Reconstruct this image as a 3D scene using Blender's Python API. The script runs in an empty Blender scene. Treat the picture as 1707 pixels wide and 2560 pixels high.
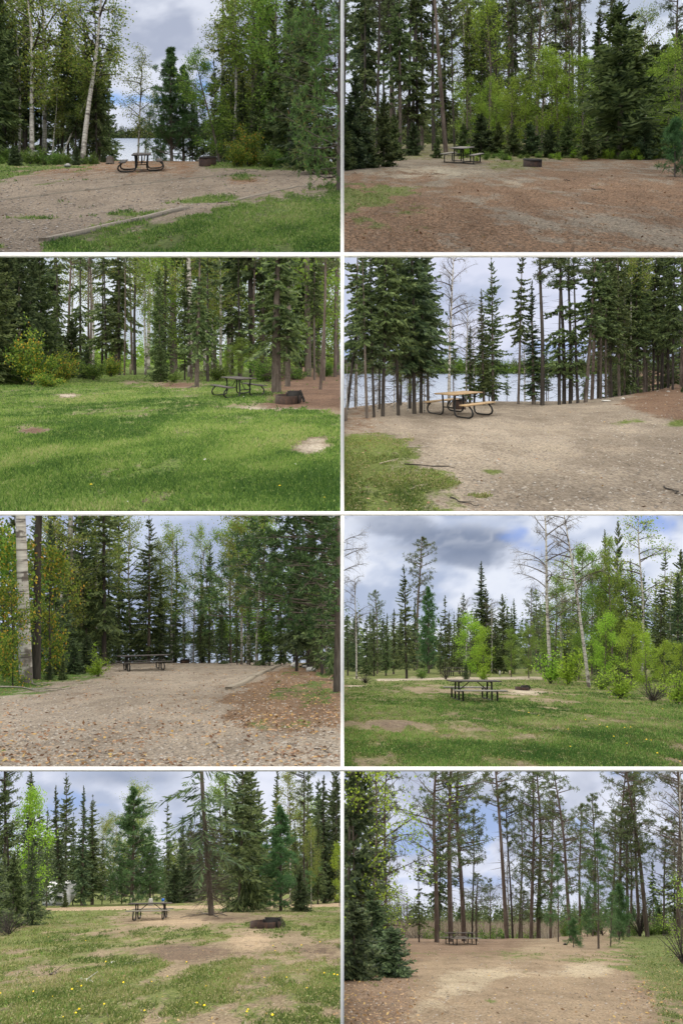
import bpy, math, random
import numpy as np
from mathutils import Matrix, Vector

# ---------------------------------------------------------------- camera, sky, sun, exposure
S = bpy.context.scene
C = S.collection
F = 2000.0                      # focal length in photo pixels (photo 1707 x 2560)
cam_d = bpy.data.cameras.new('camera')
cam = bpy.data.objects.new('camera', cam_d); C.objects.link(cam)
cam_d.sensor_fit = 'VERTICAL'; cam_d.sensor_height = 24.0; cam_d.lens = 24.0 * F / 2560
cam_d.clip_start = 0.5; cam_d.clip_end = 4000
cam.location = (0, 0, 0); cam.rotation_euler = (math.pi / 2, 0, 0)
S.camera = cam
W = bpy.data.worlds.new('World'); S.world = W; W.use_nodes = True
SUN_EL, SUN_AZ = math.radians(48), math.radians(200)
nt = W.node_tree; nt.nodes.clear()
sk = nt.nodes.new('ShaderNodeTexSky'); sk.sky_type = 'NISHITA'; sk.sun_disc = False
sk.sun_elevation = SUN_EL; sk.sun_rotation = SUN_AZ
bg = nt.nodes.new('ShaderNodeBackground'); bg.inputs['Strength'].default_value = 0.12
wo = nt.nodes.new('ShaderNodeOutputWorld')
nt.links.new(sk.outputs[0], bg.inputs[0]); nt.links.new(bg.outputs[0], wo.inputs[0])
sd = bpy.data.lights.new('sun', 'SUN'); sd.energy = 2.2; sd.angle = math.radians(25); sd.color = (1, .95, .88)
sun = bpy.data.objects.new('sun', sd); C.objects.link(sun)
sun.rotation_euler = (math.pi / 2 - SUN_EL, 0, math.radians(-20))     # from behind the viewer, high
S.view_settings.view_transform = 'Standard'; S.view_settings.look = 'None'
S.view_settings.exposure = 0.0; S.view_settings.gamma = 1.0
S.render.engine = 'CYCLES'
cy = S.cycles
cy.max_bounces = 6; cy.diffuse_bounces = 4; cy.glossy_bounces = 2; cy.transmission_bounces = 3
cy.transparent_max_bounces = 4; cy.volume_bounces = 0
LID_GLOW = 3.9                # glow of the added, unseen lids that light the terraces

R0 = np.random.default_rng(7)
random.seed(7)

# ---------------------------------------------------------------- helpers
def hashn(ix, iy, seed):
    n = (ix.astype(np.int64) * 374761393 + iy.astype(np.int64) * 668265263 + seed * 1442695041) & 0xffffffff
    n = ((n ^ (n >> 13)) * 1274126177) & 0xffffffff
    return ((n ^ (n >> 16)) & 0xffff) / 65535.0
def vnoise(x, y, seed=0):
    x = np.asarray(x, float); y = np.asarray(y, float)
    ix = np.floor(x); iy = np.floor(y); fx = x - ix; fy = y - iy
    fx = fx * fx * (3 - 2 * fx); fy = fy * fy * (3 - 2 * fy)
    ix = ix.astype(np.int64); iy = iy.astype(np.int64)
    a = hashn(ix, iy, seed); b = hashn(ix + 1, iy, seed); c = hashn(ix, iy + 1, seed); d = hashn(ix + 1, iy + 1, seed)
    return (a * (1 - fx) + b * fx) * (1 - fy) + (c * (1 - fx) + d * fx) * fy
def fbm(x, y, seed=0, o=5):
    s = 0; a = .5; t = 0
    for k in range(o):
        s = s + a * vnoise(np.asarray(x) * 2 ** k, np.asarray(y) * 2 ** k, seed + k * 17); t += a; a *= .55
    return s / t
def sstep(a, b, x):
    t = np.clip((x - a) / (b - a), 0, 1); return t * t * (3 - 2 * t)

class MB:
    def __init__(s): s.v = []; s.f = []; s.m = []; s.r = []; s.n = 0
    def add(s, v, f, mi=0, r=None):
        v = np.asarray(v, float).reshape(-1, 3); f = np.asarray(f, int)
        s.v.append(v); s.f.append(f + s.n); s.n += len(v)
        s.m.append(np.full(len(f), mi)); s.r.append(np.asarray(r, float) if r is not None else R0.random(len(f)))
    def cards(s, p, d, l, w, mi=0, nrm=None, r=None, mid=.5):
        """leaf or needle blades: a diamond from p along unit d, length l, half width w"""
        p = np.asarray(p); n = len(p)
        if n == 0: return
        l = np.broadcast_to(l, n)[:, None]; w = np.broadcast_to(w, n)[:, None]
        if nrm is None: nrm = R0.normal(size=(n, 3))
        sd_ = np.cross(d, nrm); sd_ /= (np.linalg.norm(sd_, axis=1, keepdims=True) + 1e-9)
        v = np.stack([p, p + d * l * mid + sd_ * w, p + d * l, p + d * l * mid - sd_ * w], 1).reshape(-1, 3)
        s.add(v, np.arange(4 * n).reshape(n, 4), mi, r)
    def tube(s, pts, rad, n=6, mi=0, cap=False):
        pts = np.asarray(pts, float); k = len(pts); rad = np.broadcast_to(rad, k)
        t = np.gradient(pts, axis=0); t /= (np.linalg.norm(t, axis=1, keepdims=True) + 1e-9)
        ref = np.array([0.31, 0.95, 0.05]) if abs(t[:, 2]).mean() > .5 else np.array([0, 0, 1.])
        a = np.cross(t, ref); a /= (np.linalg.norm(a, axis=1, keepdims=True) + 1e-9); b = np.cross(t, a)
        th = np.arange(n) * 2 * math.pi / n
        v = pts[:, None] + rad[:, None, None] * (a[:, None] * np.cos(th)[None, :, None] + b[:, None] * np.sin(th)[None, :, None])
        i = np.arange(k - 1)[:, None] * n; j = np.arange(n)[None]; j2 = (j + 1) % n
        f = np.stack([i + j, i + j2, i + n + j2, i + n + j], -1).reshape(-1, 4)
        s.add(v.reshape(-1, 3), f, mi)
        if cap and n == 4:
            s.add(v[0], [[0, 1, 2, 3]], mi); s.add(v[-1], [[3, 2, 1, 0]], mi)
        elif cap:
            for vv, c in ((v[0], pts[0]), (v[-1], pts[-1])):
                s.add(np.vstack([vv, c]), [[q, (q + 1) % n, n, n] for q in range(0)] or [[q, (q + 1) % n, (q + 2) % n, n] for q in range(0, n, 2)], mi)
    def box(s, c, d, rot=0, mi=0, M=None, jit=0):
        x, y, z = np.array(d) / 2.
        v = np.array([(-x, -y, -z), (x, -y, -z), (x, y, -z), (-x, y, -z), (-x, -y, z), (x, -y, z), (x, y, z), (-x, y, z)])
        if jit: v = v + R0.normal(size=v.shape) * jit
        if rot: cs, sn = math.cos(rot), math.sin(rot); v = v @ np.array([[cs, sn, 0], [-sn, cs, 0], [0, 0, 1]])
        if M is not None: v = v @ np.array(M).T
        s.add(v + np.array(c), [[0, 3, 2, 1], [4, 5, 6, 7], [0, 1, 5, 4], [1, 2, 6, 5], [2, 3, 7, 6], [3, 0, 4, 7]], mi)
    def arrays(s):
        return np.concatenate(s.v), np.concatenate(s.f), np.concatenate(s.m), np.concatenate(s.r)
    def mesh(s, name, mats, smooth=False):
        v, f, m, r = s.arrays(); return mk_mesh(name, v, f, m, r, mats, smooth)

def mk_mesh(name, v, f, m, r, mats, smooth=False):
    me = bpy.data.meshes.new(name)
    me.vertices.add(len(v)); me.vertices.foreach_set('co', np.ascontiguousarray(v, dtype=np.float32).ravel())
    me.loops.add(f.size); me.loops.foreach_set('vertex_index', f.ravel().astype(np.int32))
    me.polygons.add(len(f))
    me.polygons.foreach_set('loop_start', (np.arange(len(f)) * f.shape[1]).astype(np.int32))
    for x in mats: me.materials.append(x)
    me.polygons.foreach_set('material_index', m.astype(np.int32))
    if smooth: me.polygons.foreach_set('use_smooth', np.ones(len(f), bool))
    a = me.attributes.new('rnd', 'FLOAT', 'FACE'); a.data.foreach_set('value', r.astype(np.float32))
    me.update(calc_edges=True)
    return me

def tag(o, label=None, cat=None, group=None, kind=None):
    if label: o['label'] = label
    if cat: o['category'] = cat
    if group: o['group'] = group
    if kind: o['kind'] = kind
    return o
def link(name, me, parent=None):
    o = bpy.data.objects.new(name, me); C.objects.link(o)
    if parent is not None: o.parent = parent
    return o
def empty(name, M):
    o = bpy.data.objects.new(name, None); C.objects.link(o); o.empty_display_size = .2; o.matrix_world = M
    return o

# ---------------------------------------------------------------- materials
def mat(name):
    m = bpy.data.materials.new(name); m.use_nodes = True; t = m.node_tree; t.nodes.clear()
    out = t.nodes.new('ShaderNodeOutputMaterial'); return m, t, out
def N(t, k, **kw):
    n = t.nodes.new(k)
    for a, b in kw.items():
        if a in n.inputs: n.inputs[a].default_value = b
        else: setattr(n, a, b)
    return n
def ramp(t, fac, cols):
    r = t.nodes.new('ShaderNodeValToRGB'); e = r.color_ramp.elements
    while len(e) < len(cols): e.new(.5)
    for k, (p, c) in enumerate(cols): e[k].position = p; e[k].color = (*c, 1)
    t.links.new(fac, r.inputs[0]); return r.outputs[0]
def mixc(t, fac, a, b, mode='MIX'):
    m = t.nodes.new('ShaderNodeMix'); m.data_type = 'RGBA'; m.blend_type = mode
    for s_, x in ((m.inputs[0], fac), (m.inputs[6], a), (m.inputs[7], b)):
        if hasattr(x, 'links'): t.links.new(x, s_)
        else: s_.default_value = x if not isinstance(x, tuple) else (*x, 1)
    return m.outputs[2]
def mth(t, op, a, b=0.0, c=0.0, clamp=False):
    m = t.nodes.new('ShaderNodeMath'); m.operation = op; m.use_clamp = clamp
    for s_, x in zip(m.inputs, (a, b, c)):
        if hasattr(x, 'links'): t.links.new(x, s_)
        else: s_.default_value = x
    return m.outputs[0]
def leaf_mat(name, cols, trans=.35, vary=.25):
    m, t, out = mat(name)
    a = N(t, 'ShaderNodeAttribute', attribute_name='rnd')
    c = ramp(t, a.outputs['Fac'], cols)
    oi = N(t, 'ShaderNodeObjectInfo')
    hs = N(t, 'ShaderNodeHueSaturation')
    t.links.new(mth(t, 'MULTIPLY_ADD', oi.outputs['Random'], .03, .485), hs.inputs['Hue'])
    t.links.new(mth(t, 'MULTIPLY_ADD', oi.outputs['Random'], vary, 1 - vary / 2), hs.inputs['Value'])
    t.links.new(c, hs.inputs['Color'])
    d = N(t, 'ShaderNodeBsdfPrincipled', Roughness=.6); d.inputs['Specular IOR Level'].default_value = .25
    tr = N(t, 'ShaderNodeBsdfTranslucent')
    t.links.new(hs.outputs[0], d.inputs['Base Color']); t.links.new(hs.outputs[0], tr.inputs[0])
    mx = N(t, 'ShaderNodeMixShader', Fac=trans)
    t.links.new(d.outputs[0], mx.inputs[1]); t.links.new(tr.outputs[0], mx.inputs[2]); t.links.new(mx.outputs[0], out.inputs[0])
    return m
def surf_mat(name, cols, scale=8, stretch=(1, 1, 1), rough=.85, bump=.4, detail=8, coord='Object', metal=0, bscale=None, spec=.3):
    m, t, out = mat(name)
    tc = N(t, 'ShaderNodeTexCoord'); mp = N(t, 'ShaderNodeMapping'); mp.inputs['Scale'].default_value = stretch
    t.links.new(tc.outputs[coord], mp.inputs[0])
    nz = N(t, 'ShaderNodeTexNoise', Scale=scale, Detail=detail, Roughness=.65)
    t.links.new(mp.outputs[0], nz.inputs['Vector'])
    c = ramp(t, nz.outputs[0], cols)
    d = N(t, 'ShaderNodeBsdfPrincipled', Roughness=rough, Metallic=metal); d.inputs['Specular IOR Level'].default_value = spec
    t.links.new(c, d.inputs['Base Color'])
    if bump:
        b = N(t, 'ShaderNodeBump', Strength=bump, Distance=.02); t.links.new(nz.outputs[0], b.inputs['Height']); t.links.new(b.outputs[0], d.inputs['Normal'])
    t.links.new(d.outputs[0], out.inputs[0]); return m
L_ = lambda *c: [(k / (len(c) - 1) if len(c) > 1 else 0, x) for k, x in enumerate(c)]
M = {}
M['spruce'] = leaf_mat('spruce_needles', L_((.022, .04, .018), (.07, .105, .04), (.15, .20, .07), (.20, .26, .10)), .4)
M['spruce_dark'] = leaf_mat('dark_spruce_needles', L_((.018, .033, .018), (.052, .085, .038), (.11, .155, .065), (.15, .20, .085)), .35)
M['pine'] = leaf_mat('pine_needles', L_((.03, .045, .02), (.075, .105, .04), (.135, .175, .07), (.17, .20, .08)), .35)
M['soft'] = leaf_mat('white_pine_needles', L_((.05, .10, .04), (.085, .17, .06), (.14, .25, .09)), .4)
M['softbrown'] = leaf_mat('white_pine_needles_with_brown_tips', [(0, (.04, .09, .03)), (.4, (.11, .24, .06)), (.85, (.20, .38, .10)), (.95, (.22, .32, .09)), (1, (.36, .24, .08))], .45)
M['softdark'] = leaf_mat('dark_white_pine_needles', L_((.022, .05, .022), (.05, .105, .035), (.11, .19, .06)), .3)  # deeper green than the other white pines
M['goldleaf'] = leaf_mat('yellow_green_leaves', L_((.12, .22, .03), (.26, .38, .05), (.42, .54, .09)), .5)
M['birchleaf'] = leaf_mat('birch_leaves', L_((.10, .17, .035), (.18, .26, .055), (.28, .36, .08), (.38, .37, .08)), .5)
M['aspenleaf'] = leaf_mat('aspen_leaves', L_((.11, .19, .035), (.19, .30, .05), (.30, .42, .08)), .5)
M['limeleaf'] = leaf_mat('young_lime_leaves', L_((.14, .24, .025), (.26, .41, .045), (.40, .56, .06)), .5)
M['autumnleaf'] = leaf_mat('turning_leaves', [(0, (.07, .14, .025)), (.4, (.13, .23, .035)), (.72, (.24, .33, .05)), (.9, (.42, .40, .05)), (1, (.60, .33, .05))], .5)
M['bushleaf'] = leaf_mat('bush_leaves', L_((.06, .12, .03), (.13, .23, .045), (.25, .34, .07)), .45)
M['deadneedle'] = leaf_mat('brown_twigs', L_((.05, .04, .03), (.09, .07, .05)), .1)
M['bark'] = surf_mat('grey_brown_bark', [(.3, (.05, .04, .033)), (.5, (.11, .09, .075)), (.75, (.20, .17, .145))], 30, (3, 3, .5), bump=.8)
M['barkred'] = surf_mat('red_pine_bark', [(.3, (.06, .035, .028)), (.5, (.11, .085, .072)), (.7, (.20, .165, .145))], 26, (3, 3, .7), bump=.8)
M['barkdark'] = surf_mat('dark_bark', [(.3, (.02, .017, .015)), (.55, (.05, .042, .036)), (.8, (.1, .085, .07))], 30, (3, 3, .5), bump=.8)
def birch_mat():
    m, t, out = mat('birch_bark')
    tc = N(t, 'ShaderNodeTexCoord'); mp = N(t, 'ShaderNodeMapping'); mp.inputs['Scale'].default_value = (6, 6, 60)
    t.links.new(tc.outputs['Object'], mp.inputs[0])
    n = N(t, 'ShaderNodeTexNoise', Scale=1.6, Detail=5, Roughness=.7); t.links.new(mp.outputs[0], n.inputs['Vector'])
    n2 = N(t, 'ShaderNodeTexNoise', Scale=34, Detail=4); t.links.new(tc.outputs['Object'], n2.inputs['Vector'])
    c = ramp(t, n.outputs[0], [(.36, (.035, .03, .028)), (.46, (.34, .32, .29)), (.62, (.52, .50, .46))])
    sx_ = N(t, 'ShaderNodeSeparateXYZ'); t.links.new(tc.outputs['Object'], sx_.inputs[0])
    low = sub01(t, mth(t, 'ADD', mth(t, 'MULTIPLY', sx_.outputs[2], -2.2), mth(t, 'ADD', n2.outputs[0], .12)), .40, .55)
    c2 = mixc(t, mth(t, 'MAXIMUM', mth(t, 'MULTIPLY', low, .85), mth(t, 'MULTIPLY', sub01(t, n2.outputs[0], .56, .64), .85)), c, (.07, .055, .045))
    d = N(t, 'ShaderNodeBsdfPrincipled', Roughness=.7); t.links.new(c2, d.inputs['Base Color']); t.links.new(d.outputs[0], out.inputs[0])
    return m
def sub01(t, x, a, b):
    mr = N(t, 'ShaderNodeMapRange'); mr.interpolation_type = 'SMOOTHSTEP'; mr.inputs[1].default_value = a; mr.inputs[2].default_value = b
    t.links.new(x, mr.inputs[0]); return mr.outputs[0]
M['birch'] = birch_mat()
M['white'] = surf_mat('white_painted_board', [(.3, (.80, .80, .78)), (.7, (.86, .86, .84))], 3, rough=.6, bump=.05)
M['blackmetal'] = surf_mat('black_steel_tube', [(.3, (.012, .012, .013)), (.7, (.03, .03, .03))], 20, rough=.45, bump=.1, metal=.2)
M['darkplank'] = surf_mat('dark_weathered_plank', [(.3, (.045, .04, .038)), (.55, (.09, .08, .075)), (.8, (.15, .135, .12))], 12, (1, 12, 12), bump=.4)
M['greyplank'] = surf_mat('grey_weathered_plank', [(.3, (.15, .14, .13)), (.55, (.27, .25, .23)), (.8, (.4, .37, .34))], 12, (1, 12, 12), bump=.4)
M['newplank'] = surf_mat('fresh_pine_plank', [(.3, (.30, .20, .11)), (.55, (.43, .30, .17)), (.8, (.54, .40, .25))], 12, (1, 12, 12), bump=.3)
M['timber'] = surf_mat('weathered_edging_timber', [(.3, (.16, .13, .10)), (.5, (.28, .24, .185)), (.75, (.38, .335, .27))], 12, (1, 5, 5), bump=.6)
M['rust'] = surf_mat('rusted_fire_ring_steel', [(.3, (.025, .018, .016)), (.55, (.06, .035, .026)), (.8, (.13, .06, .035))], 9, rough=.75, bump=.3, metal=.2)
M['soot'] = surf_mat('sooty_black_steel', [(.3, (.008, .008, .008)), (.7, (.028, .025, .023))], 9, rough=.7, bump=.2)
M['stone'] = surf_mat('grey_stone', [(.3, (.15, .145, .14)), (.55, (.3, .29, .27)), (.8, (.46, .45, .43))], 5, bump=.7)
M['palestone'] = surf_mat('pale_stone', [(.3, (.4, .39, .36)), (.55, (.58, .57, .54)), (.8, (.7, .69, .66))], 5, bump=.5)
M['deadwood'] = surf_mat('bleached_dead_wood', [(.3, (.14, .12, .10)), (.55, (.28, .25, .21)), (.8, (.42, .38, .33))], 10, (1, 1, 1), bump=.5)
M['postwood'] = surf_mat('pale_post_wood', [(.3, (.25, .2, .14)), (.55, (.4, .34, .25)), (.8, (.5, .44, .34))], 8, (4, 4, .6), bump=.4)
M['blue'] = surf_mat('blue_sign_paint', [(.3, (.01, .10, .45)), (.7, (.02, .15, .6))], 4, rough=.5, bump=0)
M['concrete'] = surf_mat('pale_concrete', [(.3, (.3, .29, .27)), (.7, (.48, .47, .44))], 10, bump=.4)
M['vanwhite'] = surf_mat('white_trailer_panel', [(.3, (.6, .61, .62)), (.7, (.72, .72, .73))], 1, rough=.35, bump=0)
M['glass'] = surf_mat('dark_trailer_window', [(.3, (.02, .025, .03)), (.7, (.04, .05, .06))], 1, rough=.1, bump=0, spec=.6)
M['rubber'] = surf_mat('black_tyre', [(.3, (.012, .012, .012)), (.7, (.03, .03, .03))], 6, bump=.2)
M['stripe'] = surf_mat('grey_trailer_stripe', [(.3, (.12, .14, .18)), (.7, (.17, .19, .23))], 6, bump=0)
M['grass'] = leaf_mat('grass_blades', L_((.05, .11, .02), (.12, .21, .04), (.20, .31, .06), (.30, .38, .10), (.40, .38, .18)), .4, .0)
M['drygrass'] = leaf_mat('mixed_dry_and_green_grass', L_((.07, .11, .025), (.14, .19, .045), (.23, .25, .08), (.34, .30, .15), (.42, .36, .22)), .35, .0)
M['marshgrass'] = leaf_mat('dead_marsh_grass', L_((.14, .11, .08), (.24, .21, .155), (.36, .32, .25)), .3, .0)
M['litter'] = leaf_mat('fallen_leaves', L_((.07, .04, .02), (.17, .09, .04), (.28, .165, .08), (.40, .27, .16), (.45, .30, .08)), .15, .0)
M['needles'] = leaf_mat('fallen_pine_needles', L_((.10, .06, .035), (.24, .14, .07), (.34, .215, .12), (.44, .30, .18)), .1, .0)
M['dandelion'] = surf_mat('dandelion_yellow', [(.3, (.8, .55, .02)), (.7, (.9, .68, .03))], 5, bump=0)
M['stem'] = surf_mat('green_stem', [(.3, (.08, .16, .03)), (.7, (.12, .22, .05))], 5, bump=0)
M['pebble'] = leaf_mat('gravel_stones', L_((.10, .085, .07), (.20, .175, .145), (.30, .27, .225), (.38, .35, .31)), 0, .0)

def ground_mat(name, grass, dirt, sand, brown):
    """grass, dirt, sand, brown: colour pairs. Weights come from the mesh attribute 'zone' (r grass, g sand, b brown litter)."""
    m, t, out = mat(name)
    tc = N(t, 'ShaderNodeTexCoord'); at = N(t, 'ShaderNodeAttribute', attribute_name='zone')
    sp = N(t, 'ShaderNodeSeparateColor'); t.links.new(at.outputs['Color'], sp.inputs[0])
    mpg = N(t, 'ShaderNodeMapping'); mpg.inputs['Scale'].default_value = (1, .34, .34); t.links.new(tc.outputs['Object'], mpg.inputs[0])
    def nz(s_, d=6, r=.65):
        n = N(t, 'ShaderNodeTexNoise', Scale=s_, Detail=d, Roughness=r); t.links.new(mpg.outputs[0], n.inputs['Vector']); return n.outputs[0]
    big, mid, fine = nz(.45, 4), nz(2.6, 10, .78), nz(24, 6, .8)
    vo = N(t, 'ShaderNodeTexVoronoi', Scale=42.0); t.links.new(mpg.outputs[0], vo.inputs['Vector'])
    def two(p, f): return mixc(t, sub01(t, f, .38, .62), p[0], p[1])
    cd = two(dirt, fine); cd = mixc(t, sub01(t, mid, .35, .7), cd, mixc(t, .5, cd, two(dirt, mid)))
    spk = N(t, 'ShaderNodeSeparateColor'); t.links.new(vo.outputs['Color'], spk.inputs[0])
    pebble = mixc(t, .35, cd, ramp(t, spk.outputs[0], [(0, dirt[0]), (.6, dirt[1]), (1, (min(1, dirt[1][0] * 1.6), min(1, dirt[1][1] * 1.6), min(1, dirt[1][2] * 1.6)))]))
    cs, cb, cg = two(sand, fine), two(brown, fine), two(grass, fine)
    def w(ch, lo=.30, hi=.70):
        return sub01(t, mth(t, 'ADD', ch, mth(t, 'MULTIPLY_ADD', mid, 2.6, -1.3)), lo, hi)
    c = mixc(t, w(sp.outputs[1]), pebble, cs); c = mixc(t, w(sp.outputs[2]), c, cb); c = mixc(t, w(sp.outputs[0]), c, cg)
    c = mixc(t, .4, c, ramp(t, big, [(.35, (.62, .60, .58)), (.65, (1, 1, 1))]), 'MULTIPLY')
    trk = nz(1.0, 3); c = mixc(t, .5, c, ramp(t, trk, [(.40, (.70, .67, .64)), (.5, (1, 1, 1)), (.62, (1.18, 1.16, 1.12))]), 'MULTIPLY')
    c = mixc(t, .5, c, ramp(t, fine, [(.36, (.45, .43, .42)), (.5, (1, 1, 1)), (.68, (1.25, 1.22, 1.18))]), 'MULTIPLY')
    d = N(t, 'ShaderNodeBsdfPrincipled', Roughness=.95); d.inputs['Specular IOR Level'].default_value = .1
    b = N(t, 'ShaderNodeBump', Strength=.9, Distance=.03); t.links.new(fine, b.inputs['Height'])
    b2 = N(t, 'ShaderNodeBump', Strength=.7, Distance=.12); t.links.new(mid, b2.inputs['Height']); t.links.new(b.outputs[0], b2.inputs['Normal'])
    t.links.new(c, d.inputs['Base Color']); t.links.new(b2.outputs[0], d.inputs['Normal']); t.links.new(d.outputs[0], out.inputs[0])
    return m

def water_mat():
    m, t, out = mat('lake_water')
    tc = N(t, 'ShaderNodeTexCoord'); mp = N(t, 'ShaderNodeMapping'); mp.inputs['Scale'].default_value = (1, .35, 1); t.links.new(tc.outputs['Object'], mp.inputs[0])
    n = N(t, 'ShaderNodeTexNoise', Scale=1.2, Detail=6, Roughness=.7); t.links.new(mp.outputs[0], n.inputs['Vector'])
    d = N(t, 'ShaderNodeBsdfPrincipled', Roughness=.22); d.inputs['Base Color'].default_value = (.20, .24, .30, 1)
    d.inputs['Specular IOR Level'].default_value = .8
    b = N(t, 'ShaderNodeBump', Strength=.6, Distance=.25); t.links.new(n.outputs[0], b.inputs['Height']); t.links.new(b.outputs[0], d.inputs['Normal'])
    t.links.new(d.outputs[0], out.inputs[0]); return m
M['water'] = water_mat()
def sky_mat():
    m, t, out = mat('overcast_sky_and_lid'); a = N(t, 'ShaderNodeAttribute', attribute_name='cloud')
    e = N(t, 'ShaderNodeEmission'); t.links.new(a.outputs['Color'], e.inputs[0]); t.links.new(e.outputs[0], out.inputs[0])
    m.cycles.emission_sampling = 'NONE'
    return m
M['sky'] = sky_mat()

# ---------------------------------------------------------------- tree kinds, each built once at height 1 (x H metres)
def unit(v): return v / (np.linalg.norm(v, axis=-1, keepdims=True) + 1e-9)
def trunk_pts(bend, k=22, seed=0):
    r = np.random.default_rng(seed); z = np.linspace(0, 1, k)
    x = bend * np.sin(z * 2.3 + r.random() * 6) * z * .6 + bend * .35 * np.sin(z * 7 + r.random() * 6) * z
    y = bend * np.sin(z * 2.0 + r.random() * 6) * z * .5
    x -= x[0]; y -= y[0]
    return np.stack([x, y, z], 1)
def at_z(pts, z): return np.stack([np.interp(z, pts[:, 2], pts[:, 0]), np.interp(z, pts[:, 2], pts[:, 1]), z], -1)

def conifer(seed, W=.17, bare=.05, whorls=46, nb=6, tw=15, leafm='spruce', barkm='bark', rad=.011, droop=.25, dead=0, tipw=.0055, gap=0, pw=.8, bend=.01):
    r = np.random.default_rng(seed); tr = MB(); cr = MB(); pts = trunk_pts(bend, seed=seed)
    tr.tube(pts, rad * (1 - pts[:, 2]) ** .8 + .0012, 8)
    P, D, Ln, Wd = [], [], [], []
    for i in range(whorls):
        z0 = bare + (1 - bare) * ((i + .5) / whorls) ** .92
        if gap and r.random() < gap: continue
        for b in range(nb + int(r.integers(-1, 2))):
            z = min(.995, z0 + r.normal() * .006); rel = max(0.0, (z - bare) / (1 - bare))
            L = W * ((1 - rel) ** pw * (.35 + .65 * min(1, rel * 5 + .45)) + .012) * r.uniform(.4, 1.2)
            az = r.uniform(0, 2 * math.pi); el = -.35 * droop * 2 + .9 * rel ** 1.5 + r.normal() * .1
            s = np.linspace(.1, 1, tw); o = at_z(pts, np.array([z]))[0]
            hx, hy = math.cos(az), math.sin(az)
            rr = L * s; zz = L * (math.tan(el) * s - droop * .6 * s ** 2 + droop * .35 * s ** 3 * 1.3)
            bp = np.stack([o[0] + hx * rr, o[1] + hy * rr, z + zz], 1)
            for sd_ in (-1, 1):
                a2 = az + sd_ * r.uniform(.5, 1.1, tw)
                d = np.stack([np.cos(a2), np.sin(a2), -.25 - droop * .8 + r.normal(size=tw) * .22 + .5 * rel], 1)
                P.append(bp); D.append(unit(d)); Ln.append(L * (.10 + .36 * (1 - s * .75)) * r.uniform(.6, 1.2, tw)); Wd.append(np.full(tw, tipw) * r.uniform(.7, 1.5, tw))
            P.append(bp[-1:]); D.append(np.array([[hx, hy, .1]])); Ln.append(np.array([L * .2])); Wd.append(np.array([tipw]))
    cr.cards(np.concatenate(P), np.concatenate(D), np.concatenate(Ln), np.concatenate(Wd))
    # twigs: bare lower branches
    if dead:
        n = dead; z = r.uniform(.06, max(bare + .15, .2), n); o = at_z(pts, z); az = r.uniform(0, 6.28, n)
        d = unit(np.stack([np.cos(az), np.sin(az), r.uniform(-.55, .1, n)], 1))
        tr.cards(o, d, r.uniform(.03, .11, n) * W / .15, .0011, mi=1, mid=.1)
        k = n * 2; q = r.integers(0, n, k); e = o[q] + d[q] * r.uniform(.02, .05, k)[:, None]
        tr.cards(e, unit(d[q] + r.normal(size=(k, 3)) * .5), r.uniform(.02, .05, k), .0008, mi=1, mid=.1)
    return tr, cr, M[barkm], M[leafm]
def tufts(cr, cen, r, n, L, w, up=.3):
    k = len(cen); c = np.repeat(cen, n, 0)
    d = unit(r.normal(size=(k * n, 3)) + np.array([0, 0, up]))
    cr.cards(c, d, L * r.uniform(.6, 1.2, k * n), w)
def pine(seed, base=.35, W=.2, limbs=60, per=7, tn=12, L=.018, w=.0016, leafm='pine', barkm='barkred', rad=.011, up=.3, round_=.5, bend=.02, dead=30):
    r = np.random.default_rng(seed); tr = MB(); cr = MB(); pts = trunk_pts(bend, seed=seed)
    tr.tube(pts, rad * (1 - pts[:, 2] * .9) ** .8 + .001, 8)
    for i in range(limbs):
        rel = (i + r.random()) / limbs; z = base + (1 - base) * rel * .985
        prof = max(0.0, 1 - rel) ** .75 if round_ == 0 else (max(0.0, math.sin(math.pi * min(1, (rel * .86 + .14)))) ** .6)
        Lb = W * max(.08, prof) * r.uniform(.45, 1.15); az = r.uniform(0, 6.28)
        o = at_z(pts, np.array([z]))[0]; s = np.linspace(0, 1, 6)
        hx, hy = math.cos(az), math.sin(az)
        wob = r.normal() * .15
        bp = np.stack([o[0] + (hx * s - hy * wob * s ** 2) * Lb, o[1] + (hy * s + hx * wob * s ** 2) * Lb, z + Lb * (up * s + .25 * s ** 2 * r.uniform(-.5, 1.2))], 1)
        tr.tube(bp, .0026 * (1 - s) * (Lb / W + .3) + .0006, 4)
        q = r.uniform(.3, 1, per) ** .8; cen = np.stack([np.interp(q, s, bp[:, k]) for k in range(3)], 1)
        off = r.normal(size=(per, 3)) * Lb * .16 * np.array([1, 1, .45]); cen2 = cen + off
        for a, b in zip(cen, cen2): tr.cards(a[None], unit((b - a)[None]), np.linalg.norm(b - a), .0008, mi=0)
        cen2 = np.vstack([cen2, bp[-1:]]); tufts(cr, cen2, r, tn, L, w, .35)
    if dead:
        z = r.uniform(.1, base + .1, dead); o = at_z(pts, z); az = r.uniform(0, 6.28, dead)
        tr.cards(o, unit(np.stack([np.cos(az), np.sin(az), r.uniform(-.3, .3, dead)], 1)), r.uniform(.02, .09, dead), .0012, mi=1, mid=.1)
    return tr, cr, M[barkm], M[leafm]
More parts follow.
